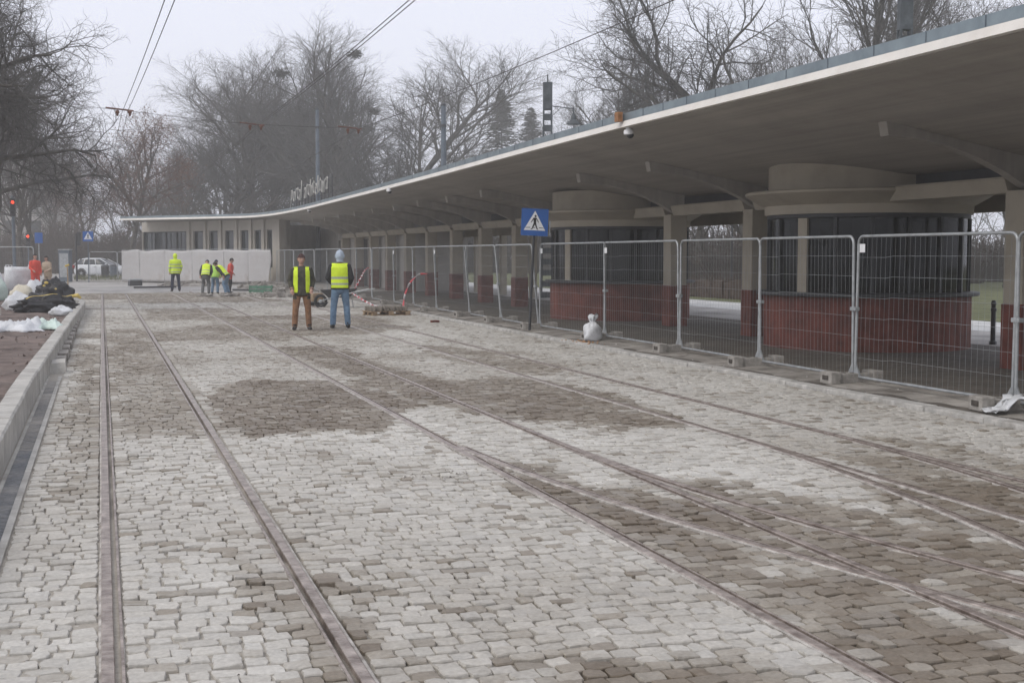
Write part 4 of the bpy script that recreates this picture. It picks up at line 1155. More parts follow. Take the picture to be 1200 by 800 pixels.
MB().tube([(.66, -.2, .42), (.78, -.26, .44), (.86, -.28, .36)], [.04, .055, .035], 7).build('strap_end', M['yellow'], t_)
t_ = empty('black_sack', (-1.28, 38.3, .22), 0, 'rounded black plastic sack with yellow flecks piled behind the long one', 'sack')
lumpy('sack_body', M['black'], (0, 0, 0), (.44, .40, .50), 15, .28, parent=t_, freq=2.9, n=52)
b = MB()
for x, y, z, s_ in ((-.2, -.38, .72, .06), (.05, -.43, .55, .035), (-.26, -.33, .64, .04)): b.ell((x, y, z), (s_, s_*.5, s_*.7), 8, 5)
b.build('yellow_patch', M['yellow'], t_)
lumpy('plastic_sack', M['film'], (-.98, 34.0, .2), (.27, .22, .15), 33, .18, label='small white plastic bundle on the soil beside the kerb', cat='sack')
# flat sheets of plastic
def crumple(name, m, loc, sx, sy, hh, seed, label, rz=0):
    rr = random.Random(seed); n = 26; b = MB(); rg = []
    f = lattice(seed)
    for j in range(n+1):
        r_ = []
        for i in range(n+1):
            u, v = i/n-.5, j/n-.5; e = max(0, 1-(2*abs(u))**3)*max(0, 1-(2*abs(v))**3)
            z = .012+hh*min(1, e*1.6)*(.12+.75*float(f(u*6+3, v*7+3))**1.5+.5*abs(float(f(u*13+9, v*15+5))-.5))
            r_.append((u*sx*(1+.25*math.sin(v*9)), v*sy*(1+.2*math.sin(u*11)), z+rr.uniform(0, .02)))
        rg.append(r_)
    b.rings(rg, closed_ring=False)
    o = b.build(name, m, None, 'all', loc, rz); tag(o, label, 'plastic sheet')
    s_ = o.modifiers.new('t', 'SOLIDIFY'); s_.thickness = .008
    return o
crumple('plastic_sheet', M['film'], (-1.62, 27.4, .2), .85, 1.4, .24, 5, 'crumpled white plastic sheet lying flat on the soil')
crumple('plastic_sheet', M['film_green'], (-1.12, 28.1, .2), .55, 1.5, .22, 16, 'greenish plastic sheet overlapping the white one beside the kerb', .2)
k_ = MB(); k_.box(-.5, -.11, 0, .5, .11, .2, bev=.02)
o = k_.build('kerb_stone', M['kerb'], None, loc=(-2.9, 34.0, .2), rz=R(14)); tag(o, 'loose concrete kerb stone on the soil near the cream sack', 'kerb stone')
b = MB(); b.rings([[(-.12, -.16, 0), (.12, -.16, 0), (.12, .18, 0), (-.12, .18, 0)], [(-.10, -.08, .16), (.10, -.06, .18), (.10, .17, .22), (-.09, .17, .20)]])
o = b.build('concrete_block', M['kerb'], None, loc=(-.64, 19.9, -.03)); tag(o, 'wedge of broken concrete closing the end of the drain channel', 'concrete block')
b = MB()
for k in range(26):
    y = 20.4+k*.9; 
    if y < 43: b.box(-.76, y, -.06, -.60+.02*(k % 3), y+.86, .05+.03*((k*7) % 3), bev=.02)
o = b.build('channel_bedding', M['rubble']); structure(o)
t_ = empty('shovel', (-.95, 40.2, .24), R(20), 'long-handled tool with yellow grip stuck in the heap by the kerb end', 'shovel')
MB().tube([(0, 0, 0), (.06, .25, 1.15)], .018, 8).build('handle', M['wood'], t_)
b = MB(); b.tube([(.0, .25, 1.14), (.12, .27, 1.18)], .03, 8); b.build('grip', M['yellow'], t_)
b = MB(); b.rings([[(-.1, -.02, .18), (.1, -.02, .18), (.1, .01, .18), (-.1, .01, .18)], [(-.11, -.05, .0), (.11, -.05, .0), (.11, -.02, .0), (-.11, -.02, .0)], [(-.03, -.06, -.1), (.03, -.06, -.1), (.03, -.04, -.1), (-.03, -.04, -.1)]]); b.build('blade', M['dark'], t_)

# pallet with setts on it
pl = empty('pallet', (7.75, 36.0, 0), R(8), 'low wooden pallet carrying loose setts, in front of the fence', 'pallet')
b = MB()
for y in (-.36, 0, .36):
    for x in (-.5, 0, .5): b.box(x-.07, y-.05, .022, x+.07, y+.05, .10, bev=.006)
b.build('block', M['wood'], pl)
b = MB()
for y in (-.36, 0, .36): b.box(-.6, y-.05, 0, .6, y+.05, .02)
for k in range(7): b.box(-.6+k*.185, -.4, .102, -.6+k*.185+.10, .4, .124)
b.build('deck', M['wood'], pl)
rr = random.Random(3); cub = None
for k in range(16):
    if cub is None:
        b = MB(); b.box(-.075, -.075, 0, .075, .075, .13, bev=.018, jit=.006, rnd=rr); cub = o = b.build('loose_sett', M['sett1'], None, 'all')
    else:
        o = cub.copy(); col.objects.link(o)
    x, y, lay = -.5+(k % 6)*.19, -.26+(k//6)*.24, 0
    a = R(8); px = 7.75+x*math.cos(a)-y*math.sin(a); py = 36+x*math.sin(a)+y*math.cos(a)
    o.location = (px, py, .125); o.rotation_euler = (0, 0, rr.uniform(-.4, .4))
    tag(o, 'rough grey-brown granite sett lying on the wooden pallet', 'sett', 'loose setts on the pallet')
# wheelbarrow behind the worker in jeans
wb = empty('wheelbarrow', (7.45, 41.6, 0), R(150), 'dark wheelbarrow standing by the fence behind the worker in jeans', 'wheelbarrow')
b = MB(); b.rings([[(-.25, -.2, .36), (.35, -.2, .30), (.35, .2, .30), (-.25, .2, .36)], [(-.45, -.32, .62), (.62, -.32, .58), (.62, .32, .58), (-.45, .32, .62)], [(-.42, -.29, .61), (.58, -.29, .57), (.58, .29, .57), (-.42, .29, .61)], [(-.22, -.17, .40), (.32, -.17, .34), (.32, .17, .34), (-.22, .17, .40)]])
b.build('tray', M['dark'], wb)
wh = [( .72+.185*math.cos(2*math.pi*k/24), 0, .2+.185*math.sin(2*math.pi*k/24)) for k in range(24)]
w1 = MB().tube(wh, .05, 8, closed=True).build('wheel', M['rubber'], wb, 'all'); MB().tube([(.72, -.05, .2), (.72, .05, .2)], .06, 10).build('hub', M['galv'], w1)
for s_ in (-1, 1):
    MB().tube([(.72, s_*.08, .2), (.3, s_*.22, .31), (-.5, s_*.26, .50), (-1.05, s_*.28, .62)], .018, 8).build('handle', M['galv'], wb)
    MB().tube([(-.25, s_*.24, .42), (-.32, s_*.26, .0)], .016, 6).build('leg', M['galv'], wb)
t_ = empty('plate_compactor', (6.9, 43.4, 0), R(20), 'low brown and black plate compactor left between the two near workers', 'machine')
b = MB(); b.rings([[(-.3, -.22, .03), (.3, -.22, .03), (.3, .22, .03), (-.3, .22, .03)], [(-.36, -.24, .12), (.36, -.24, .12), (.36, .24, .12), (-.36, .24, .12)]]); b.build('base_plate', M['dark'], t_)
b = MB(); b.box(-.2, -.17, .14, .2, .17, .42, bev=.04); b.build('engine', M['wood'], t_)
b = MB(); b.tube([(-.28, -.15, .14), (-.55, -.15, .55), (-.85, -.15, .9), (-.85, .15, .9), (-.55, .15, .55), (-.28, .15, .14)], .016, 8); b.build('handle', M['dark'], t_)
# green crate, rubble heap, pipes by the trench
t_ = empty('crate', (6.85, 58.6, 0), R(-12), 'green slatted crate of small parts on the ground near the white screens', 'crate')
b = MB()
for k in range(2):
    for s_ in (-1, 1): b.box(-.5, s_*.3-.012, .03+.17*k, .5, s_*.3+.012, .15+.17*k); b.box(s_*.5-.012, -.29, .03+.17*k, s_*.5+.012, .29, .15+.17*k)
for x in (-.49, -.17, .17, .49): b.box(x-.03, -.325, 0, x+.03, -.313, .36)
b.build('slatted_side', M['green'], t_); b = MB(); b.box(-.48, -.28, .0, .48, .28, .03); b.build('bottom', M['green'], t_)
def heap(name, loc, rx, ry, h, seed, label, m='rubble'):
    rr = random.Random(seed); b = MB()
    for _ in range(60):
        a = rr.uniform(0, 6.28); d = rr.random()**.6; s_ = rr.uniform(.05, .14)
        z = h*(1-d*d)
        x, y = rx*d*math.cos(a), ry*d*math.sin(a)
        b.box(x-s_, y-s_*.8, max(-.02, z-s_), x+s_, y+s_*.8, z+s_*.5, jit=s_*.45, rnd=rr)
    b.lathe([(1, -.03), (.7, h*.45), (.3, h*.8), (.02, h*.9)], 20)
    n = 4*20
    b.v[-n:] = [(x*rx, y*ry, z) for x, y, z in b.v[-n:]]
    o = b.build(name, M[m], None, loc=loc); tag(o, label, 'rubble heap'); return o
heap('rubble_heap', (7.0, 52.5, 0), .9, .7, .30, 2, 'grey rubble heap between the near workers and the fence')
heap('rubble_heap', (7.9, 66.8, 0), 1.4, .8, .32, 3, 'rubble heap at the foot of the white screens by the pier')
heap('rubble_heap', (4.6, 73.5, 0), 1.6, .6, .22, 4, 'low dark rubble heap below the middle white screen')
heap('rubble_heap', (5.2, 54.2, 0), 1.6, .5, .10, 5, 'flat spoil heap beside the trench where the workers stand')
for i, (x, y, a, L_, lab) in enumerate([(2.6, 68.5, 15, 2.2, 'dark plank lying on the ground left of the lone worker'), (6.6, 61.4, -40, 1.8, 'thin pipe lying behind the red jacket worker')]):
    b = MB(); b.tube([(-L_/2, 0, .06), (L_/2, 0, .06)], .05, 8)
    o = b.build('pipe', M['dark'], None, 'all', (x, y, 0), R(a)); tag(o, lab, 'pipe')
t_ = empty('tool_box', (1.75, 74.2, 0), R(15), 'small dark toolbox with pale lid on the ground below the screens', 'tool box')
b = MB(); b.box(-.35, -.2, 0, .35, .2, .28, bev=.02); b.build('box_body', M['dark'], t_); b = MB(); b.box(-.36, -.21, .283, .36, .21, .38, bev=.03); b.build('box_lid', M['galv'], t_)

# barrier tapes
def tape(pts, label, seed):
    P_ = [Vector(p) for p in pts]; b = MB(); rr = random.Random(seed)
    q = []
    for i in range(len(P_)-1):
        a, b__, c, d = P_[max(i-1, 0)], P_[i], P_[i+1], P_[min(i+2, len(P_)-1)]
        n = max(2, int((c-b__).length/.06))
        for k in range(n): q.append(Vector(cat(a, b__, c, d, k/n)))
    q.append(P_[-1])
    rg = []
    for i, p in enumerate(q):
        d = (q[min(i+1, len(q)-1)]-q[max(i-1, 0)]).normalized(); s_ = d.cross(Vector((0, 0, 1))).normalized(); u = s_.cross(d)
        a = i*.33+rr.uniform(-.2, .2); e = s_*math.cos(a)+u*math.sin(a); n_ = d.cross(e); w_ = rr.uniform(.022, .038)
        rg.append([p-e*w_-n_*.004, p+e*w_-n_*.004, p+e*w_+n_*.004, p-e*w_+n_*.004])
    b.rings(rg)
    n = len(rg)
    for i in range(n-1):
        for j in range(4): b.m[i*4+j] = (i//4) % 2
    o = b.build('barrier_tape', [M['tape_red'], M['tape_white']], None, 'all'); tag(o, label, 'barrier tape', 'red and white barrier tapes')
tape([(9.3, 46.3, 1.25), (8.9, 45.0, 1.15), (8.4, 43.4, .85), (8.0, 42.3, .55), (7.75, 41.8, .45)], 'red and white tape from the fence post down to the wheelbarrow', 1)
tape([(7.75, 41.5, .50), (7.7, 40.0, .38), (7.75, 38.2, .22), (7.8, 36.6, .14)], 'pale barrier tape trailing from the wheelbarrow to the pallet', 2)
tape([(9.3, 37.4, 1.15), (9.0, 37.3, 1.12), (8.65, 37.0, .85), (8.4, 36.6, .45), (8.3, 36.2, .15), (8.3, 35.7, .05)], 'red and white tape curling from the fence down behind the pallet', 3)
b = MB(); rr = random.Random(5); b.box(-.11, -.05, 0, .11, .05, .06, bev=.01); o = b.build('brick', M['red'], None, loc=(8.05, 31.6, 0), rz=.3); tag(o, 'single dark red brick lying on the grey paving', 'brick')

# ------------------------------------------------------------------ white screens in front of the far wing
HP, HQ = Vector((9.25, 74.4)), Vector((1.25, 85.0))
cuts = [0, .135, .29, .50, .69, .87, 1.0]
SLAB = ['ragged white screen nearest the corner pier', 'white screen with a dark seam next to the ragged one', 'white screen behind the group of workers', 'tall white screen behind the lone yellow worker', 'white screen with brown mud stains along its foot', 'end white screen beside the white car']
for i in range(6):
    p, q = HP.lerp(HQ, cuts[i+1]), HP.lerp(HQ, cuts[i]); d = q-p; L_ = d.length
    s_ = empty('site_screen', (p.x, p.y, 0), math.atan2(d.y, d.x), SLAB[i], 'site screen', 'white tarpaulin screens')
    f = lattice(40+i); b = MB(); rg = []; n, m_ = 22, 14
    for y_, off in ((-.05, 0), (-.035, 1)):
        for j in range(m_+1):
            r_ = []
            for k in range(n+1):
                u, v = k/n, j/m_
                x = L_*(u*.998+.001); z = .08+(1.92+.02*math.sin(u*3+i)+.05*(float(f(u*3, 5))-.5))*v
                if i == 0 and u > .9: x -= .22*math.sin(v*5+.8)*(u-.9)*10*.5
                r_.append((x, y_-.03*(float(f(u*3, v*2))-.5)-.004*math.sin(u*L_*5), z))
            rg.append(r_)
    h_ = len(rg)//2
    b.rings(rg[:h_], closed_ring=False); b.rings(rg[h_:], closed_ring=False)
    N_ = n+1
    rim = [j*N_ for j in range(m_+1)] + [m_*N_+k for k in range(1, N_)] + [j*N_+n for j in range(m_-1, -1, -1)] + [k for k in range(n-1, 0, -1)]
    o_ = h_*N_
    for k in range(len(rim)):
        a, c = rim[k], rim[(k+1) % len(rim)]; b.f.append((a, c, c+o_, a+o_)); b.m.append(0)
    b.build('tarpaulin', M['tarp'], s_, 'all')
    b = MB(); b.tube([(.02, 0, 0), (.02, 0, 2.04), (L_-.02, 0, 2.04), (L_-.02, 0, 0)], .02, 6); b.build('frame', M['galv'], s_)

# ------------------------------------------------------------------ far street: cars, signals, wire grids
def car(loc, rz, paint, label):
    c = empty('parked_car', loc, rz, label, 'car')
    def ring(z, x0, x1, hw, k=5.0, n=40):
        r_ = []
        for j in range(n):
            t = 2*math.pi*j/n; cc, ss = math.cos(t), math.sin(t); q = (abs(cc)**k+abs(ss)**k)**(-1/k)
            r_.append(((x0+x1)/2+(x1-x0)/2*q*cc, hw*q*ss, z))
        return r_
    MB().rings([ring(.20, -1.95, 1.95, .80), ring(.30, -2.05, 2.08, .85), ring(.55, -2.10, 2.12, .87), ring(.72, -2.08, 2.02, .86, 4), ring(.86, -2.03, 1.55, .84, 4), ring(.95, -1.99, 1.12, .81, 4), ring(.97, -1.96, 1.0, .78, 4)]).build('body', M[paint], c, 'all')
    MB().rings([ring(.96, -1.95, .98, .765, 4.5), ring(1.2, -1.72, .52, .68, 4.5), ring(1.38, -1.48, .12, .61, 4.5)], cap=False).build('side_glass', M['carglass'], c, 'all')
    b = MB(); b.rings([ring(1.375, -1.52, .17, .625, 4.5), ring(1.43, -1.42, .05, .60, 4), ring(1.47, -1.15, -.25, .5, 3)])
    for s_ in (-1, 1):
        for x0, x1 in ((1.0, .14), (-.15, -.28), (-1.15, -1.08), (-1.97, -1.50)): b.tube([(x0, s_*.785 if x0 > -1.5 else s_*.70, .95), (x1, s_*.62 if x1 > -1.4 else s_*.58, 1.39)], .032, 6)
    b.build('roof', M[paint], c, 'all')
    for x in (-1.28, 1.33):
        for s_ in (-1, 1):
            wv = MB().lathe([(.18, -.1), (.29, -.1), (.315, -.07), (.315, .07), (.29, .1), (.18, .1)], 26)
            w_ = wv.build('wheel', M['rubber'], c, True, (x, s_*.79, .315)); w_.rotation_euler = (R(90), 0, 0)
            r_ = MB(); r_.lathe([(.04, s_*-.105), (.185, s_*-.09), (.185, s_*.02), (.02, s_*.02)], 20)
            for q in range(5): r_.box(-.02, .03, -.11, .02, .17, .11, rot=2*math.pi*q/5)
            r_.build('rim', M['galv'], w_)
            b = MB(); b.tube([(x+.36*math.cos(t), s_*.845, .315+.36*math.sin(t)) for t in [math.pi*k/12 for k in range(13)]], .035, 6); b.build('wheel_arch', M['dark'], c)
    for s_ in (-1, 1):
        b = MB(); b.ell((1.93, s_*.62, .68), (.16, .17, .085), 10, 6); b.build('headlight', M['white'], c, 'all')
        b = MB(); b.ell((-2.02, s_*.66, .82), (.09, .13, .13), 10, 6); b.build('tail_light', M['taillamp'], c, 'all')
        b = MB(); b.ell((.72, s_*.93, 1.0), (.08, .10, .07), 8, 5); b.build('mirror', M[paint], c, 'all')
    b = MB(); b.box(2.085, -.26, .36, 2.13, .26, .47); b.box(-2.13, -.26, .52, -2.085, .26, .63); b.build('number_plate', M['white'], c)
    b = MB(); b.box(1.98, -.55, .28, 2.105, .55, .34); b.box(2.05, -.42, .52, 2.12, .42, .60); b.build('grille', M['dark'], c)
    for s_ in (-1, 1):
        b = MB()
        for x in (-.1, .9): b.box(x-.006, s_*.868, .35, x+.006, s_*.876, .93)
        b.box(-.28, s_*.87, .80, -.14, s_*.885, .825); b.build('door_seam', M['dark'], c)
    return c
car((.05, 103.0, 0), -PHI+R(-8), 'carwhite', 'silver-white hatchback parked side-on beyond the white screens')
car((-4.3, 134, .05), R(82), 'cargrey', 'grey car seen from the back behind the people on the platform')
def signal(x, y, h, lab, tall=True):
    s_ = empty('traffic_light', (x, y, 0), R(0), lab, 'traffic light', 'traffic lights at the far crossing')
    MB().tube([(0, 0, 0), (0, 0, h+.35 if tall else h)], .085 if tall else .05, 10).build('pole', M['pole'], s_, True)
    b = MB(); b.box(-.15, -.28, h-.75, .15, -.08, h+.22, bev=.04); hd_ = b.build('signal_head', M['dark'], s_)
    for k, z in enumerate((h, h-.28, h-.56)):
        b = MB(); b.ell((0, -.285, z), (.085, .02, .085), 14, 8); b.build('lamp', M['redlamp'] if k == 0 else M['black'], hd_, 'all')
        b = MB(); b.rings([[(.13*math.cos(t), -.28, z+.13*math.sin(t)) for t in [math.pi*q/8 for q in range(9)]], [(.13*math.cos(t), -.42, z+.13*math.sin(t)) for t in [math.pi*q/8 for q in range(9)]]], closed_ring=False); b.build('visor', M['dark'], hd_)
signal(-4.54, 75, 4.55, 'taller traffic light showing red on a thick blue-grey pole')
signal(-4.87, 96, 3.0, 'lower traffic light showing red beyond the plastic bags', False)
t_ = empty('traffic_light', (-1.55, 88, 0), R(75), 'unlit traffic light turned sideways left of the small blue sign', 'traffic light', 'traffic lights at the far crossing')
MB().tube([(0, 0, 0), (0, 0, 3.1)], .06, 10).build('pole', M['dark'], t_, True)
b = MB(); b.box(-.15, -.28, 2.3, .15, -.08, 3.2, bev=.04); hd_ = b.build('signal_head', M['dark'], t_)
for z in (3.0, 2.73, 2.46):
    b = MB(); b.ell((0, -.285, z), (.1, .02, .1), 12, 8); b.build('lamp', M['black'], hd_, 'all')
t_ = empty('road_sign', (-4.0, 92, 0), 0, 'small blue round-cornered road sign on the trunk-like far pole', 'road sign')
MB().tube([(0, 0, 0), (0, 0, 3.2)], .035, 8).build('pole', M['galv'], t_); b = MB(); b.box(-.25, -.07, 2.5, .25, -.05, 3.2, bev=.008); b.build('plate', M['blue'], t_)
t_ = empty('utility_cabinet', (-2.2, 86.5, 0), R(-20), 'grey concrete cabinet post beside the unlit traffic light', 'cabinet')
b = MB(); b.box(-.35, -.25, 0, .35, .25, 2.0, bev=.03); b.build('cabinet_body', M['pole'], t_); b = MB(); b.box(-.38, -.28, 2.003, .38, .28, 2.08, bev=.02); b.build('cabinet_lid', M['galv'], t_)
b = MB(); b.box(-.28, -.262, .3, .28, -.252, 1.8); b.build('cabinet_door', M['galv'], t_)
for i, (x, z, lab) in enumerate([(124, 93, 'dark litter bin in front of the silver-white hatchback'), (134, 96, 'grey bin beside the dark one in front of the hatchback')]):
    u = (x-600)/1500*z; t_ = empty('bin', (*W(u, z), 0), 0, lab, 'bin')
    MB().lathe([(.24, 0), (.27, .02), (.30, .85), (.27, .87)], 18).build('bin_body', M['dark' if i == 0 else 'pole'], t_, True); MB().lathe([(.31, .875), (.31, .92), (.16, 1.0)], 18).build('bin_lid', M['dark'], t_, True)
# wire grid panels on the far open side
fence_panel((-4.7, 59.3), (-2.75, 58.6), 0, 'wire grid panel standing behind the plastic-wrapped bulk bag', False, 'grid panels at the far end', .13)
GX = [W(-29.0+.0*k, 88) for k in range(1)] + [W(-29.0+2.1*k, 88-.6*k) for k in range(1, 3)]
for i in range(2):
    fence_panel(GX[i], GX[i+1], 0, ['mesh panel in front of the boot of the silver-white hatchback', 'mesh panel in front of the bonnet of the silver-white hatchback'][i], False, 'grid panels at the far end', 0.0)
# ------------------------------------------------------------------ poles and overhead wires
def lattice_mast(x, y, h, w_, rz, label, arm):
    t = empty('lattice_mast', (x, y, .05), rz, label, 'mast', 'riveted lattice masts behind the shelter')
    b = MB(); k = w_/2; kb = k*1.5
    for sx in (-1, 1):
        for sy in (-1, 1):
            b.tube([(sx*kb, sy*kb, 0), (sx*k, sy*k, h-1.0)], .042, 4)
    n = int((h-1.0)/.42)
    for i in range(n):
        z = (h-1.0)*i/n; z2 = (h-1.0)*(i+1)/n; a = kb+(k-kb)*i/n; c = kb+(k-kb)*(i+1)/n
        for s_ in (-1, 1):
            b.box(-a, s_*a-.006, z, a, s_*a+.006, z+.22); b.box(s_*a-.006, -a, z+.001, s_*a+.006, a, z+.221)
    b.build('lattice_shaft', M['pylon'], t)
    b = MB(); b.box(-k-.03, -k-.03, h-1.05, k+.03, k+.03, h, bev=.015); b.tube([(0, 0, h), (0, 0, h+.28)], .025, 6); b.build('mast_head', M['pylon'], t)
    if arm:
        b = MB(); b.tube([(k, 0, h-.9), (arm, 0, h-1.0)], .02, 6); b.tube([(arm, 0, h-.95), (arm, 0, h-1.25)], .03, 6); b.tube([(k, 0, h-1.3), (arm*.5, 0, h-.98)], .012, 5); b.build('lamp_arm', M['pylon'], t)
        b = MB(); b.lathe([(.05, h-1.2), (.09, h-1.3), (.10, h-1.42), (.26, h-1.55), (.27, h-1.6), (.05, h-1.6)], 18, c=(arm, 0)); b.build('lamp_shade', M['pylon'], t, True)
lattice_mast(16.55, 47.2, 8.3, .30, -PHI, 'slender lattice mast with a lamp arm rising behind the middle of the canopy', 1.0)
lattice_mast(20.75, 30.1, 8.75, .28, -PHI, 'dark lattice mast above the high end of the canopy, cut by the picture top', 0)
def pole(x, y, h, r, label, gname='blue-grey overhead line poles'):
    t = empty('line_pole', (x, y, .0), 0, label, 'pole', gname)
    MB().tube([(0, 0, 0), (0, 0, h*.5), (0, 0, h)], [r*1.25, r, r*.8], 12).build('shaft', M['pole'], t, True)
    MB().lathe([(r*.85, h-.05), (r*.95, h), (r*.7, h+.08), (.02, h+.12)], 12).build('cap', M['dark'], t, True)
    b = MB(); b.tube([(-.02, 0, h-1.2), (-.02, 0, h-1.05)], r*1.1, 12); b.build('wire_clamp', M['dark'], t)
pole(17.8, 67.8, 9.8, .16, 'blue-grey line pole above the canopy to the right of the bare big tree')
pole(12.9, 79.9, 10.7, .13, 'thinner blue-grey line pole rising behind the rooftop lettering')
pole(-7.6, 41.5, 9.0, .14, 'line pole at the platform side holding the span wire, among twigs')
def wire(pts, r, label, cat_='wire', group='overhead tram wires', parts=True):
    q = []
    for a, c in zip(pts, pts[1:]):
        a, c = Vector(a), Vector(c); n = 10; sag = (c-a).length*.006
        for k in range(n): q.append(a.lerp(c, k/n)-Vector((0, 0, sag*4*(k/n)*(1-k/n))))
    q.append(Vector(pts[-1]))
    o = MB().tube(q, r, 5).build('overhead_wire', M['copper'], None); tag(o, label, cat_, group); return o
# contact wires (pairs) over the three tracks, carried by one span wire
NM = ['over the platform-side track', 'over the middle track', 'over the track nearest the shelter']
ends = [((1.35, -4, 5.55), (.58, 35.9, 5.45), (.1, 90, 5.4)), ((3.95, -4, 5.55), (4.35, 38.7, 5.47), (4.0, 75, 5.45)), ((7.95, -4, 5.55), (7.35, 38.9, 5.47), (7.6, 66, 5.4))]
for nm, e in zip(NM, ends):
    wire([(x, y, z) for x, y, z in e], .0075, f'contact wire {nm}, lower line of its pair')
    wire([(x+.16, y, z+.07) for x, y, z in e], .0075, f'second contact wire {nm}, upper line of its pair')
P_L, P_R = (-7.55, 41.5, 7.9), (17.75, 67.7, 8.75)
wire([P_L, (-1.02, 38.1, 5.95), (.6, 35.95, 5.56), (4.39, 38.8, 5.58), (7.35, 39.0, 5.58), P_R], .006, 'main span wire crossing all three tracks between the side poles', group='thin cross-span wires')
wire([(-4.5, 75, 4.4), (2, 78, 4.9), (12.9, 79.8, 6.9)], .007, 'upper far span wire above the end wing of the shelter', group='thin cross-span wires')
wire([(-4.6, 92, 4.3), (4, 92, 4.9), (12.95, 80, 5.9)], .007, 'lower far span wire sagging above the end wing', group='thin cross-span wires')
for i, (x, y, lab) in enumerate([(.6, 35.95, 'brown insulator bracket on the span wire over the platform-side track'), (4.39, 38.8, 'brown insulator bracket on the span wire over the middle track'), (7.35, 39.0, 'brown insulator bracket on the span wire over the shelter-side track')]):
    t = empty('wire_bracket', (x, y, 5.52), R(-12), lab, 'wire bracket', 'insulator brackets on the span wire')
    b = MB(); b.tube([(-.42, 0, .10), (.30, 0, .02)], .022, 6); b.build('bracket_arm', M['insul'], t)
    b = MB()
    for dx in (-.12, .2): b.lathe([(.02, .04), (.05, .02), (.055, -.03), (.03, -.06), (.03, -.10), (.015, -.12)], 10, c=(dx, 0))
    b.build('insulator', M['insul'], t, True)

# ------------------------------------------------------------------ bare trees
def grow(seed, H, tr, clear=.28, spread=.55, up=.35, n1=9, n2=8, n3=7, n4=6, wig=.16, twig_r=.009, droop=0.0, fork=False, l1=.46):
    rr = random.Random(seed); T = MB(); C = MB(); tips = []
    def branch(p, d, L_, r, lev):
        nseg = (8, 6, 4, 3, 2)[lev]; pts = [p.copy()]; rad = [r]; dd = d.copy()
        for i in range(nseg):
            w_ = wig*(1.2 if lev > 1 else .8)
            dd = (dd+Vector((rr.gauss(0, w_), rr.gauss(0, w_), rr.gauss(0, w_)+(up*.22 if lev in (1, 2) else 0)-(droop if lev > 2 else 0)))).normalized()
            p = p+dd*L_/nseg; pts.append(p.copy()); rad.append(r*(1-.72*(i+1)/nseg) if lev else r*(1-.62*(i+1)/nseg))
        (T if lev < 2 else C).tube(pts, rad, (9, 6, 4, 3, 3)[lev], cap=lev < 2)
        if lev == 4 or (lev == 3 and n4 == 0): tips.append(pts[-1]); return
        n = (n1, n2, n3, n4)[lev]
        for k in range(n):
            u = (clear+(1-clear)*(k+.6)/n) if lev == 0 else (.18+.82*(k+rr.random())/n)
            u = min(.995, u)
            i = min(nseg-1, int(u*nseg)); f = u*nseg-i
            q = pts[i].lerp(pts[i+1], f); r0 = rad[i]+(rad[i+1]-rad[i])*f
            t = (pts[i+1]-pts[i]).normalized()
            a = t.orthogonal().normalized(); a = Matrix.Rotation(k*2.4+rr.uniform(-.5, .5), 3, t) @ a
            sp = spread*rr.uniform(.75, 1.25)*(1.15-.45*u if lev == 0 else 1)
            nd = (t*math.cos(sp)+a*math.sin(sp)).normalized()
            if lev == 0: LL = H*l1*(1.12-.55*u)*rr.uniform(.8, 1.15)
            else: LL = L_*(.62-.22*u)*rr.uniform(.7, 1.25)
            branch(q, nd, LL, max(twig_r, min(r0*.72, r*(.46, .46, .45, .5)[lev])), lev+1)
    branch(Vector((0, 0, 0)), Vector((rr.uniform(-.04, .04), rr.uniform(-.04, .04), 1)), H*.86, tr, 0)
    return T, C, tips
def proto(seed, H, tr, bark='bark', twig='twig', leaves=0, mist=0, **k):
    T, C, tips = grow(seed, H, tr, **k)
    rr = random.Random(seed+99); ms = [M[twig]]
    if leaves:
        ms.append(M['leaf_brown'])
        for _ in range(leaves):
            p = rr.choice(tips)+Vector((rr.gauss(0, .25), rr.gauss(0, .25), rr.gauss(0, .25))); s_ = rr.uniform(.04, .09)
            a = Vector((rr.gauss(0, 1), rr.gauss(0, 1), rr.gauss(0, 1))).normalized(); c = a.orthogonal().normalized()
            C.add([p-a*s_, p+c*s_*.7, p+a*s_, p-c*s_*.7], [(0, 1, 2, 3)], 1)
    zs = sorted(v[2] for v in C.v); f_ = H/zs[int(len(zs)*.985)]        # H is the height that shows
    for B_ in (T, C): B_.v = [(x*f_**.5, y*f_**.5, z*f_) for x, y, z in B_.v]
    tips = [Vector((t.x*f_**.5, t.y*f_**.5, t.z*f_)) for t in tips]
    tm = T.mesh('trunk', M[bark], 'all'); cm = C.mesh('crown', ms)
    mm = None
    if mist:
        mm = []
        for _ in range(mist):
            p = rr.choice([t for t in tips if H*.6 < t.z < H*.9 and math.hypot(t.x, t.y) < H*.3]); b = MB(); r_ = rr.uniform(.28, .5)
            for _ in range(150):
                v = Vector((rr.gauss(0, 1), rr.gauss(0, 1), rr.gauss(0, 1))).normalized()*r_*rr.uniform(.6, 1.05)
                b.tube([p+v*.15, p+v*.6, p+v], [.02, .018, .012], 3, cap=False)
                s_ = .05; c = v.orthogonal().normalized()*s_; b.add([p+v-c, p+v+v.normalized()*s_, p+v+c, p+v-v.normalized()*s_], [(0, 1, 2, 3)])
            mm.append(b.mesh('mistletoe_clump', M['mist']))
    return tm, cm, mm, H
def plant(pr, x, y, h, rz, label, group, name='bare_tree', cat_='tree', z=0.0, sxy=1.0):
    tm, cm, mm, H = pr
    t = empty(name, (x, y, z), rz, label, cat_, group); s_ = h/H; t.scale = (s_*sxy, s_*sxy, s_)
    for nm, me in [('trunk', tm), ('crown', cm)] + [('mistletoe_clump', m) for m in (mm or [])]:
        o = bpy.data.objects.new(nm, me); col.objects.link(o); o.parent = t
    return t
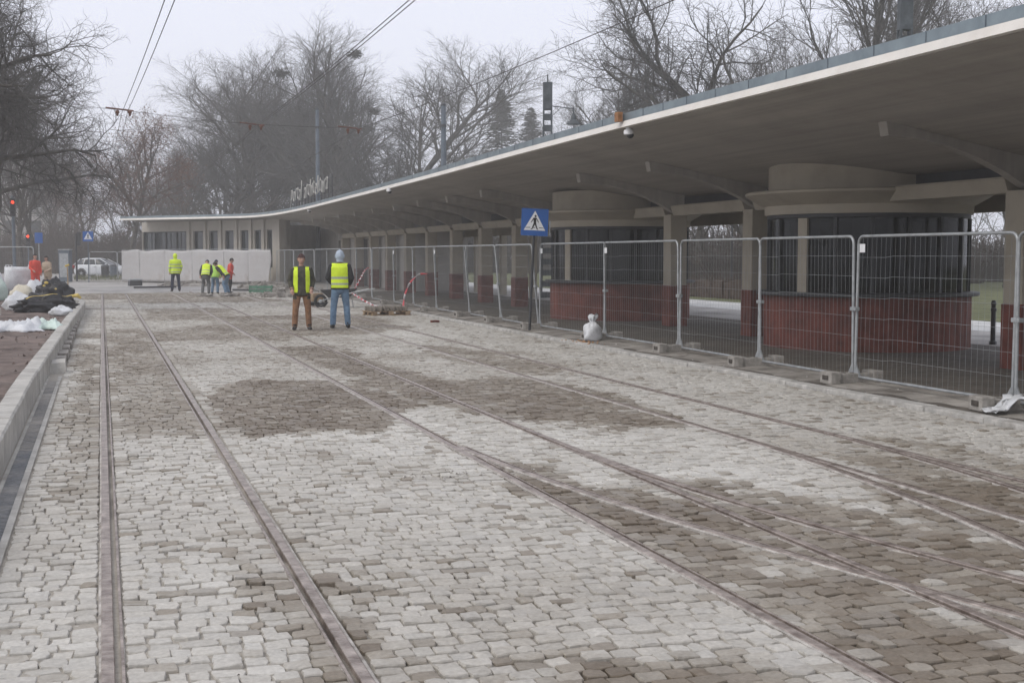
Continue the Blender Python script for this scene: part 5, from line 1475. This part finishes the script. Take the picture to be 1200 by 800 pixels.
TA = proto(1, 20, .30, mist=4, n1=14, n2=10, n3=9, n4=6, spread=.55, up=.45, clear=.16, l1=.48, twig_r=.0068)
TB = proto(2, 18, .26, n1=14, n2=10, n3=9, n4=6, spread=.60, up=.4, clear=.14, twig_r=.007)
TC = proto(3, 17, .24, n1=14, n2=10, n3=8, n4=6, spread=.66, up=.3, clear=.12, wig=.2, twig_r=.007)
TD = proto(4, 15, .30, n1=12, n2=10, n3=9, n4=7, spread=.80, up=.25, clear=.16, wig=.20, l1=.52, twig_r=.0085)
TE = proto(5, 12, .24, bark='bark', twig='twig_red', leaves=4200, n1=11, n2=9, n3=7, n4=5, spread=.8, up=.35, clear=.3, twig_r=.012)
TF = proto(6, 14, .30, n1=15, n2=11, n3=10, n4=6, spread=.85, up=.12, clear=.36, wig=.25, droop=.05, l1=.42, twig_r=.0075)
TG = proto(7, 16, .24, n1=12, n2=9, n3=7, n4=5, spread=.42, up=.5, clear=.25, twig_r=.011)
BT = 'bare winter trees round the tram stop'
def tp(x, z): return W((x-600)/1500*z, z)
plant(TF, -5.0, 42.0, 12.4, 3.4, 'dense dark bare tree overhanging the platform at the picture edge', BT, z=.1)
plant(TG, *tp(27, 80), 12.5, .3, 'slim bare tree beside the taller red traffic light', BT)
plant(TC, *tp(44, 94), 13.5, 2.3, 'bare tree with a thick trunk behind the lower red traffic light', BT)
plant(TE, *tp(150, 97), 12.0, 1.2, 'reddish brown tree keeping withered leaves at the end of the canopy', BT)
plant(TE, *tp(108, 128), 11.0, 4.2, 'hazier reddish tree farther away, left of the reddish brown one', BT)
plant(TB, *tp(70, 142), 14.0, .8, 'pale hazy bare tree above the grey car', BT)
plant(TB, *tp(208, 113), 13.2, 3.2, 'lower bare tree between the reddish tree and the tall group', BT)
plant(TC, *tp(248, 112), 16.0, 5.1, 'bare tree with a dark straight trunk on the lower shoulder of the tall group', BT, sxy=1.25)
plant(TB, *tp(310, 119), 19.2, .2, 'dense bare tree left of the rooftop lettering', BT, sxy=1.3)
plant(TA, *tp(350, 122), 20.5, 1.9, 'tall bare tree with mistletoe balls behind the start of the rooftop lettering', BT, sxy=1.3)
plant(TB, *tp(385, 132), 20.0, 5.0, 'bare tree behind the thin line pole, deep in the tall group', BT, sxy=1.3)
plant(TC, *tp(275, 128), 18.0, 2.7, 'hazy bare tree filling the shoulder of the tall group', BT, sxy=1.3)
plant(TC, *tp(445, 134), 20.5, 0.7, 'hazy bare tree between the two tallest mistletoe and broad trees', BT, sxy=1.3)
plant(TA, *tp(420, 110), 21.3, 4.0, 'tallest bare tree with mistletoe, right of the rooftop lettering', BT, sxy=1.45)
plant(TB, *tp(470, 112), 21.0, 2.6, 'broad tall bare tree just left of the thicker line pole', BT, sxy=1.4)
plant(TC, *tp(507, 118), 17.6, 1.0, 'bare tree standing behind the thicker line pole', BT, sxy=1.3)
plant(TC, *tp(542, 124), 13.8, 3.5, 'low hazy bare tree left of the two conifers', BT, sxy=1.3)
plant(TB, *tp(170, 122), 13.5, 4.4, 'hazy bare tree just behind the reddish brown one', BT, sxy=1.25)
plant(TF, *tp(-22, 60), 13.5, 3.0, 'second dense dark bare tree at the picture edge, behind the plastic-wrapped bags', BT, z=.1)
plant(TB, *tp(702, 88), 13.2, .4, 'rounded frosty bare tree right of the lattice mast lamp', BT)
plant(TC, *tp(742, 90), 15.0, 2.0, 'rounded bare tree above the canopy camera', BT)
plant(TD, *tp(885, 60), 15.6, .9, 'wide spreading bare tree with heavy dark limbs above the canopy', BT)
plant(TG, *tp(1018, 58), 17.5, 2.2, 'upright bare tree beside the dark lattice mast', BT)
plant(TC, *tp(975, 74), 18.0, 4.4, 'bare tree behind the wide spreading one', BT)
plant(TD, *tp(1105, 70), 16.5, 3.1, 'bare tree above the high end of the canopy', BT)
plant(TB, *tp(1180, 66), 17.0, 5.2, 'bare tree at the top corner seen also beyond the nearest column', BT)
plant(TB, *tp(820, 78), 15.0, 1.4, 'bare tree whose trunk shows between the columns by the park lamp', BT)
# conifers
def conifer(seed, H):
    rr = random.Random(seed); T = MB().tube([(0, 0, 0), (0, 0, H*.98)], [.22, .03], 8); C = MB()
    for i in range(800):
        u = rr.random()**.8; z = H*(.08+.92*u); r_ = (1-u)**.8*H*.27*rr.uniform(.65, 1.1)+.12; a = rr.uniform(0, 6.28)
        d = Vector((math.cos(a), math.sin(a), rr.uniform(-.25, .15)))
        for k in range(5):
            f = (k+1)/5; p = Vector((0, 0, z))+d*r_*f; s_ = .16+.10*(1-f)+.12*(1-u)
            e = Vector((-d.y, d.x, rr.uniform(-.4, .4)))*s_
            C.add([p-e, p+d*.22+Vector((0, 0, rr.uniform(-.12, .05))), p+e, p-d*.18], [(0, 1, 2, 3)])
    return T.mesh('trunk', M['bark'], 'all'), C.mesh('crown', M['needle']), None, H
CF = conifer(3, 16)
plant(CF, *tp(588, 172), 23.6, 0, 'taller conifer between the line pole and the lattice mast', 'conifers beyond the canopy', 'conifer_tree')
plant(CF, *tp(622, 176), 21.6, 2.0, 'shorter conifer just left of the lattice mast', 'conifers beyond the canopy', 'conifer_tree')
# the far wood: reads as one grey mass
def wood():
    pr = [grow(50+i, 15, .24, n1=9, n2=8, n3=6, n4=0, spread=.65, up=.35, clear=.06, twig_r=.02, wig=.2)[:2] for i in range(4)]
    pr = [(T, C) for T, C in pr]; rr = random.Random(12); B = MB()
    arrs = []
    for T, C in pr:
        n = len(T.v); arrs.append((np.array(T.v+C.v), T.f+[tuple(i+n for i in f) for f in C.f]))
    spots = []
    for x in range(-150, 1500, 30):
        spots.append((x+rr.uniform(-10, 10), rr.uniform(140, 168), 9+6*rr.random()))
    for x in range(130, 640, 26):
        spots.append((x+rr.uniform(-8, 8), rr.uniform(124, 145), 8+3*rr.random()))
    for x in range(230, 540, 20): spots.append((x+rr.uniform(-8, 8), rr.uniform(126, 150), 11+3.5*rr.random()))
    vs_, fs_, off = [], [], 0
    for x, z, h in spots:
        v, f = arrs[rr.randrange(4)]; a = rr.uniform(0, 6.28); s_ = h/15; c, s2 = math.cos(a)*s_, math.sin(a)*s_
        px, py = tp(x, z)
        vs_.append(np.stack([v[:, 0]*c-v[:, 1]*s2+px, v[:, 0]*s2+v[:, 1]*c+py, v[:, 2]*s_], 1)); fs_ += [tuple(i+off for i in q) for q in f]; off += len(v)
    B.v = [tuple(p) for p in np.concatenate(vs_)]; B.f = fs_; B.m = [0]*len(fs_)
    me = bpy.data.meshes.new('distant_wood'); me.from_pydata(B.v, [], B.f); me.materials.append(M['twig'])
    o = bpy.data.objects.new('distant_wood', me); col.objects.link(o); o['kind'] = 'stuff'
wood()
def thicket(name, spots, seed, twig=.016, dens=1.0):
    rr = random.Random(seed); b = MB()
    for x, y, r_, h in spots:
        for _ in range(int(70*dens)):
            a = rr.uniform(0, 6.28); d = r_*rr.random()**.6
            p = Vector((x+d*math.cos(a)*.5, y+d*math.sin(a)*.5, 0)); q = Vector((x+d*math.cos(a)*1.2, y+d*math.sin(a)*1.2, h*rr.uniform(.6, 1.05)))
            m_ = p.lerp(q, .55)+Vector((rr.gauss(0, .15), rr.gauss(0, .15), 0))
            b.tube([p, m_, q], [twig, twig*.8, twig*.5], 3, cap=False)
            for _ in range(4):
                s_ = m_.lerp(q, rr.random()); b.tube([s_, s_+Vector((rr.gauss(0, .35), rr.gauss(0, .35), rr.uniform(.05, .5)))], [twig*.6, twig*.4], 3, cap=False)
    o = b.build(name, M['bush']); o['kind'] = 'stuff'; return o
rr = random.Random(4); sp = []
for x in range(-60, 700, 7): u = rr.uniform(116, 136); sp.append((*tp(x+rr.uniform(-3, 3), u), rr.uniform(1.2, 2.2), rr.uniform(2.2, 5.5)))
for x in range(760, 1330, 9): u = rr.uniform(70, 100); sp.append((*tp(x+rr.uniform(-5, 5), u), rr.uniform(1, 2), rr.uniform(1.5, 4.2)))
thicket('undergrowth', sp, 3, .03, 1.3)
b = MB(); rr = random.Random(10)
for _ in range(2600):
    y = rr.uniform(31, 62); x = 22.6+rr.uniform(0, .9); z = rr.uniform(0, .80)
    b.tube([(x, y, z), (x+rr.gauss(0, .1), y+rr.gauss(0, .12), z+rr.uniform(.05, .25))], [.011, .007], 3, cap=False)
for k in range(62): b.box(22.75, 31+k*.5, 0, 23.3, 31.49+k*.5, .62+.12*rr.random(), jit=.05, rnd=rr)
o = b.build('hedge', M['hedge'], None, loc=(0, 0, .03)); tag(o, 'low brown clipped hedge beyond the pale path, seen between the columns', 'hedge')
# park lamp, bollard
t = empty('park_lamp', (28.07, 54.0, .04), 0, 'thin park lamp with a white head between the columns', 'park lamp')
MB().tube([(0, 0, 0), (0, 0, 3.2)], [.05, .035], 8).build('pole', M['dark'], t, True); MB().lathe([(.06, 3.2), (.19, 3.28), (.2, 3.5), (.10, 3.58)], 14).build('lamp_head', M['white'], t, True)
t = empty('bollard', (15.9, 20.08, .04), 0, 'single black bollard on the paving behind the nearer kiosk', 'bollard')
MB().lathe([(.07, 0), (.07, .06), (.045, .08), (.042, .62), (.055, .63), (.055, .68), (.04, .69), (.04, .74), (.055, .77), (.03, .83)], 16).build('post', M['black'], t, True)
# grey housing block far behind the platform
t = empty('apartment_block', (*tp(-12, 150), 0), R(-14), 'pale hazy housing block behind the far traffic lights', 'building')
b = MB(); b.box(-14, 0, 0, 7, 12, 12.5); b.build('wall', M['block'], t); b = MB(); b.box(-14.3, -.3, 12.503, 7.3, 12.3, 12.9); b.build('roof', M['grey_wall'], t)
for fl in range(4):
    for k in range(7):
        x = -12.6+k*2.9; b = MB(); b.box(x, -.03, 1.2+fl*3, x+1.3, .02, 2.7+fl*3); w_ = b.build('window', M['wglass'], t)
        b = MB(); b.box(x-.06, -.07, 1.12+fl*3, x+1.36, -.031, 1.195+fl*3); b.build('sill', M['white'], w_)
b = MB()
for k in range(900):
    x, z = random.Random(k).uniform(88, 150), random.Random(k+5000).uniform(84, 96); p_ = tp(x, z); r_ = random.Random(k).uniform
    b.tube([(p_[0], p_[1], 0), (p_[0]+r_(-.1, .1), p_[1]+r_(-.1, .1), r_(.1, .35))], [.012, .004], 3, cap=False)
o = b.build('grass', M['lawn']); o['kind'] = 'stuff'
